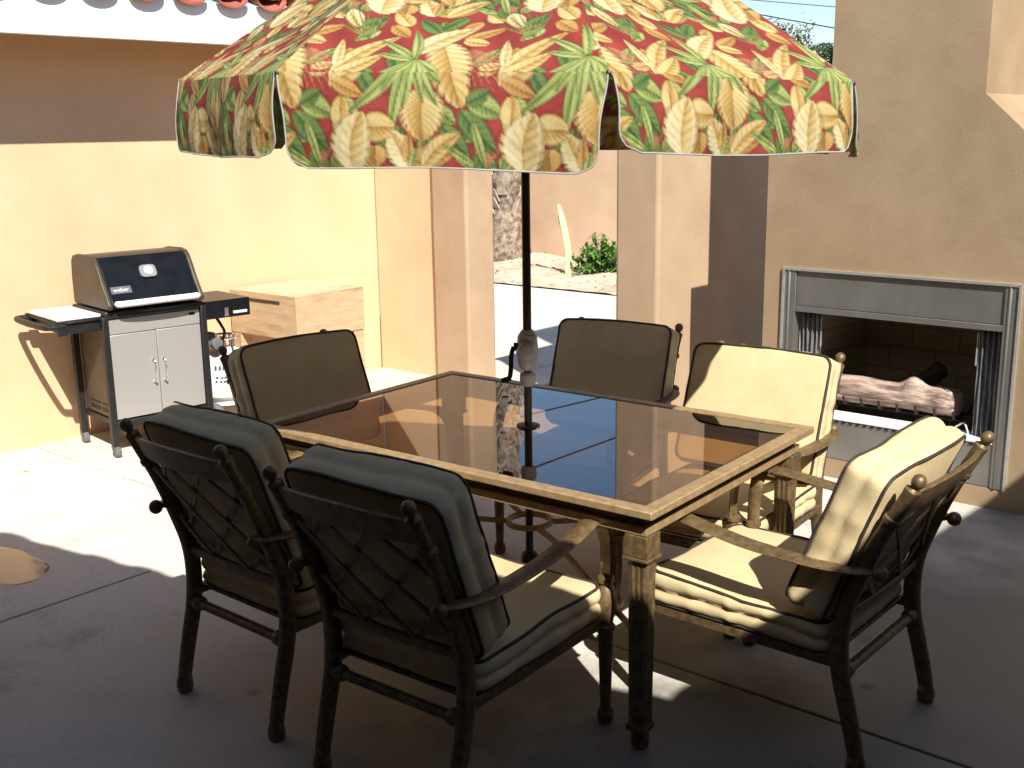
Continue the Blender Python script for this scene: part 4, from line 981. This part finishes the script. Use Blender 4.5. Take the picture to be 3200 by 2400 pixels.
def make_chair():
    ch = thing('patio_chair', 'chair', 'chair', (0, 0, 0), 0, 'cushioned patio chairs around the table')
    # rear legs run up into the back posts
    for s in (-1, 1):
        b = MB(); P = [p + Vector((s * PW, 0, 0)) for p in post_pts()]; m = len(P)
        sect = [(math.copysign(abs(math.cos(a)) ** .6, math.cos(a)), math.copysign(abs(math.sin(a)) ** .6, math.sin(a))) for a in [2 * PI * (k + .5) / 12 for k in range(12)]]
        b.tube(P, [.0165 + .005 * math.sin(PI * min(1, i / m * 1.2)) for i in range(m)], sect=[(a * .85, c * 1.15) for a, c in sect], up=(0, 1, .2))
        b.lathe([(.012, 0), (.023, .003), (.027, .022), (.024, .04), (.018, .052)], (s * PW, RY - .012, 0), 16)
        lg = b.build('leg', M['bronze'], ch, angle=40)
        tp = P[-1]; dirn = (P[-1] - P[-4]).normalized(); q = dirn.to_track_quat('Z', 'Y').to_matrix().to_4x4(); b = MB()
        b.lathe([(.017, -.11), (.024, -.105), (.024, -.092), (.018, -.088), (.017, -.06), (.019, -.02), (.021, -.004), (.021, .004), (.013, .009), (.010, .013), (.015, .019), (.0185, .030), (.0175, .040), (.011, .049), (.003, .052)], tp, 20, q)
        b.build('finial', M['bronze'], lg, angle=40)
    # curved crest rail and lower back rail
    def rail(z0, z1, bow, th, name):
        b = MB(); n = 18; vs = []
        for i in range(n + 1):
            t = i / n; x = (t * 2 - 1) * (PW - .008); yb = -bow * (1 - (2 * t - 1) ** 2)
            arch = .012 * (1 - (2 * t - 1) ** 2) if z1 > .7 else 0
            for z, d in ((z0, 0), (z1 + arch, 0), (z1 + arch, th), (z0, th)): vs.append((x, post_y(z) + yb - th / 2 + d, z))
        fs = [(4 * i + k, 4 * i + (k + 1) % 4, 4 * (i + 1) + (k + 1) % 4, 4 * (i + 1) + k) for i in range(n) for k in range(4)] + [(3, 2, 1, 0), (4 * n, 4 * n + 1, 4 * n + 2, 4 * n + 3)]
        b.add(vs, fs); return b.build(name, M['bronze'], ch, bevel=.004)
    rail(.765, .828, .030, .020, 'crest_rail'); rail(.435, .462, .012, .018, 'back_rail')
    # diamond lattice between them
    b = MB(); z0, z1 = .455, .785; XW = PW - .018
    for sg in (-1, 1):
        for x0 in np.arange(-.62, .63, .178):
            pts = []
            for t in np.linspace(0, 1, 25):
                x = x0 + sg * (t - .5) * .36; z = z0 + (z1 - z0) * t
                if abs(x) <= XW:
                    bow = (.012 + .018 * t) * (1 - (x / PW) ** 2); pts.append(Vector((x, post_y(z) - bow + sg * .0035, z)))
            if len(pts) > 3: b.tube(pts, 1, sect=[(-.008, -.0032), (.008, -.0032), (.008, .0032), (-.008, .0032)], up=(0, 1, .35))
    b.build('lattice', M['bronze'], ch, angle=30)
    # seat frame, cross stretcher
    b = MB(); zt = .325
    b.box(-PW - .012, -PW + .012, RY + .05, FY - .01, zt - .03, zt); b.box(PW - .012, PW + .012, RY + .05, FY - .01, zt - .03, zt)
    b.box(-PW + .0125, PW - .0125, FY - .034, FY - .012, zt - .035, zt - .001); b.box(-PW + .0125, PW - .0125, RY + .075, RY + .09, zt - .012, zt - .001)
    for k in range(6): b.box(-PW + .0125, PW - .0125, RY + .105 + k * .09, RY + .14 + k * .09, zt - .012, zt - .004)
    b.build('seat_frame', M['bronze'], ch, bevel=.003)
    b = MB(); b.tube([(-PW + .01, RY + .044, .276), (PW - .01, RY + .044, .276)], 1, sect=[(math.cos(2 * PI * k / 12) * .018, math.sin(2 * PI * k / 12) * .014) for k in range(12)])
    for s in (-1, 1): b.lathe([(.019, -.02), (.023, -.012), (.023, .012), (.019, .02)], (s * (PW - .03), RY + .044, .276), 14, Matrix.Rotation(R(90), 4, 'Y'))
    b.build('stretcher', M['bronze'], ch)
    # turned front legs and strap arms
    for s in (-1, 1):
        b = MB(); b.lathe([(.010, 0), (.021, .003), (.025, .02), (.022, .04), (.015, .052), (.0165, .07), (.019, .16), (.022, .26), (.023, .285), (.028, .29), (.028, .30), (.021, .305), (.024, .325), (.032, .355), (.033, .38), (.026, .41), (.018, .425), (.024, .432), (.024, .445), (.012, .452)], (s * (PW + .012), FY, 0), 20)
        b.build('leg', M['bronze'], ch, angle=40)
        b = MB(); xr = s * PW
        pth = spline([(xr, RY - .035, .598), (s * (PW + .035), RY + .02, .600), (s * (PW + .048), RY + .12, .600), (s * (PW + .045), -.02, .607), (s * (PW + .035), .14, .626), (s * (PW + .022), .235, .634), (s * (PW + .016), .30, .610), (s * (PW + .013), .332, .545), (s * (PW + .012), FY + .002, .448)], 64)
        m = len(pth); hw_ = [.021 + .010 * math.sin(PI * min(1, i / m * 1.15)) for i in range(m)]
        vs = []; 
        for i in range(m):
            t = (pth[min(i + 1, m - 1)] - pth[max(0, i - 1)]).normalized(); sdv = t.cross(Vector((0, 0, 1)) if abs(t.z) < .75 else Vector((0, 1, 0)) ); 
            sdv = Vector((0, 0, 1)).cross(Vector((t.x, t.y, 0)).normalized()) if Vector((t.x, t.y, 0)).length > .25 else Vector((-1, 0, 0))
            sdv.normalize(); u = t.cross(sdv); u = -u if u.z < 0 or (abs(u.z) < .05 and u.y < 0) else u
            for a, c in ((-1, 0), (-.8, .006), (0, .0095), (.8, .006), (1, 0), (.8, -.005), (-.8, -.005)): vs.append(pth[i] + sdv * (a * hw_[i]) + u * c)
        fs = [(7 * i + k, 7 * i + (k + 1) % 7, 7 * (i + 1) + (k + 1) % 7, 7 * (i + 1) + k) for i in range(m - 1) for k in range(7)] + [tuple(range(6, -1, -1)), tuple(7 * (m - 1) + k for k in range(7))]
        b.add(vs, fs); b.sphere((xr + s * .012, RY - .052, .598), .021, 12)
        b.build('armrest', M['bronze'], ch, angle=45)
    # cushions
    vs, fs, pip = cushion(.246, .285, .088, .04, None, seed=3, puff=.014, lobe=.010)
    mt = Matrix.Translation((0, .035, .375)) @ Matrix.Rotation(R(1.0), 4, 'X'); b = MB(); b.add([mt @ Vector(p) for p in vs], fs)
    sc_ = b.build('seat_cushion', M['fabric'], ch, angle=75); b = MB()
    for pr_ in pip: b.tube([mt @ p for p in pr_], .0048, 8, True)
    b.build('piping', M['piping'], sc_)
    vs, fs, pip = cushion(.262, .232, .112, .036, None, arch=.012, seed=8, puff=.013, lobe=.007, back=True)
    b0, b1 = Vector((0, RY + .046 + .092, .452)), Vector((0, RY - .108 + .092, .862)); ax = (b1 - b0).normalized(); nz = Vector((0, ax.z, -ax.y))
    fr_ = Matrix((Vector((-1, 0, 0)), ax, nz)).transposed().to_4x4(); fr_.translation = (b0 + b1) / 2
    def bendp(p): return fr_ @ Vector((p[0], p[1], p[2] + .20 * (p[0] ** 2) * .6 + .018 * (p[1] / .235) ** 2 * (1 if p[1] > 0 else .3) * 0))
    b = MB(); b.add([bendp(p) for p in vs], fs); bc = b.build('back_cushion', M['fabric'], ch, angle=75); b = MB()
    for pr_ in pip: b.tube([bendp(p) for p in pr_], .0048, 8, True)
    b.build('piping', M['piping'], bc)
    return ch
spots = [  # x, y, turn (deg), width factor, label
    (-.310, -.712, 0, .98, 'shaded patio chair with lattice back to the camera, the one nearer the gas grill'),
    (.372, -.728, 3, 1.0, 'shaded patio chair with lattice back to the camera, in front beside the near table leg'),
    (-.918, -.018, -94, 1.06, 'patio chair in umbrella shade at the table end beside the butcher block'),
    (-.367, .83, 193, 1.0, 'shaded brown looking patio chair across the table in front of the gate opening'),
    (.392, .655, 185, 1.05, 'patio chair with sunlit cream back cushion standing right before the fireplace'),
    (.938, .08, 90, 1.08, 'sunlit cream patio chair seen from its side at the right end of the table')]
proto = make_chair()
for i, (x, y, a, sx, lab) in enumerate(spots):
    o = proto if i == 0 else copy_tree(proto)
    o.location = (x, y, 0); o.rotation_euler.z = R(a); o.scale.x = sx; o.scale.z = (1.035, 1.03, 1, .985, .985, .985)[i]; o['label'] = lab
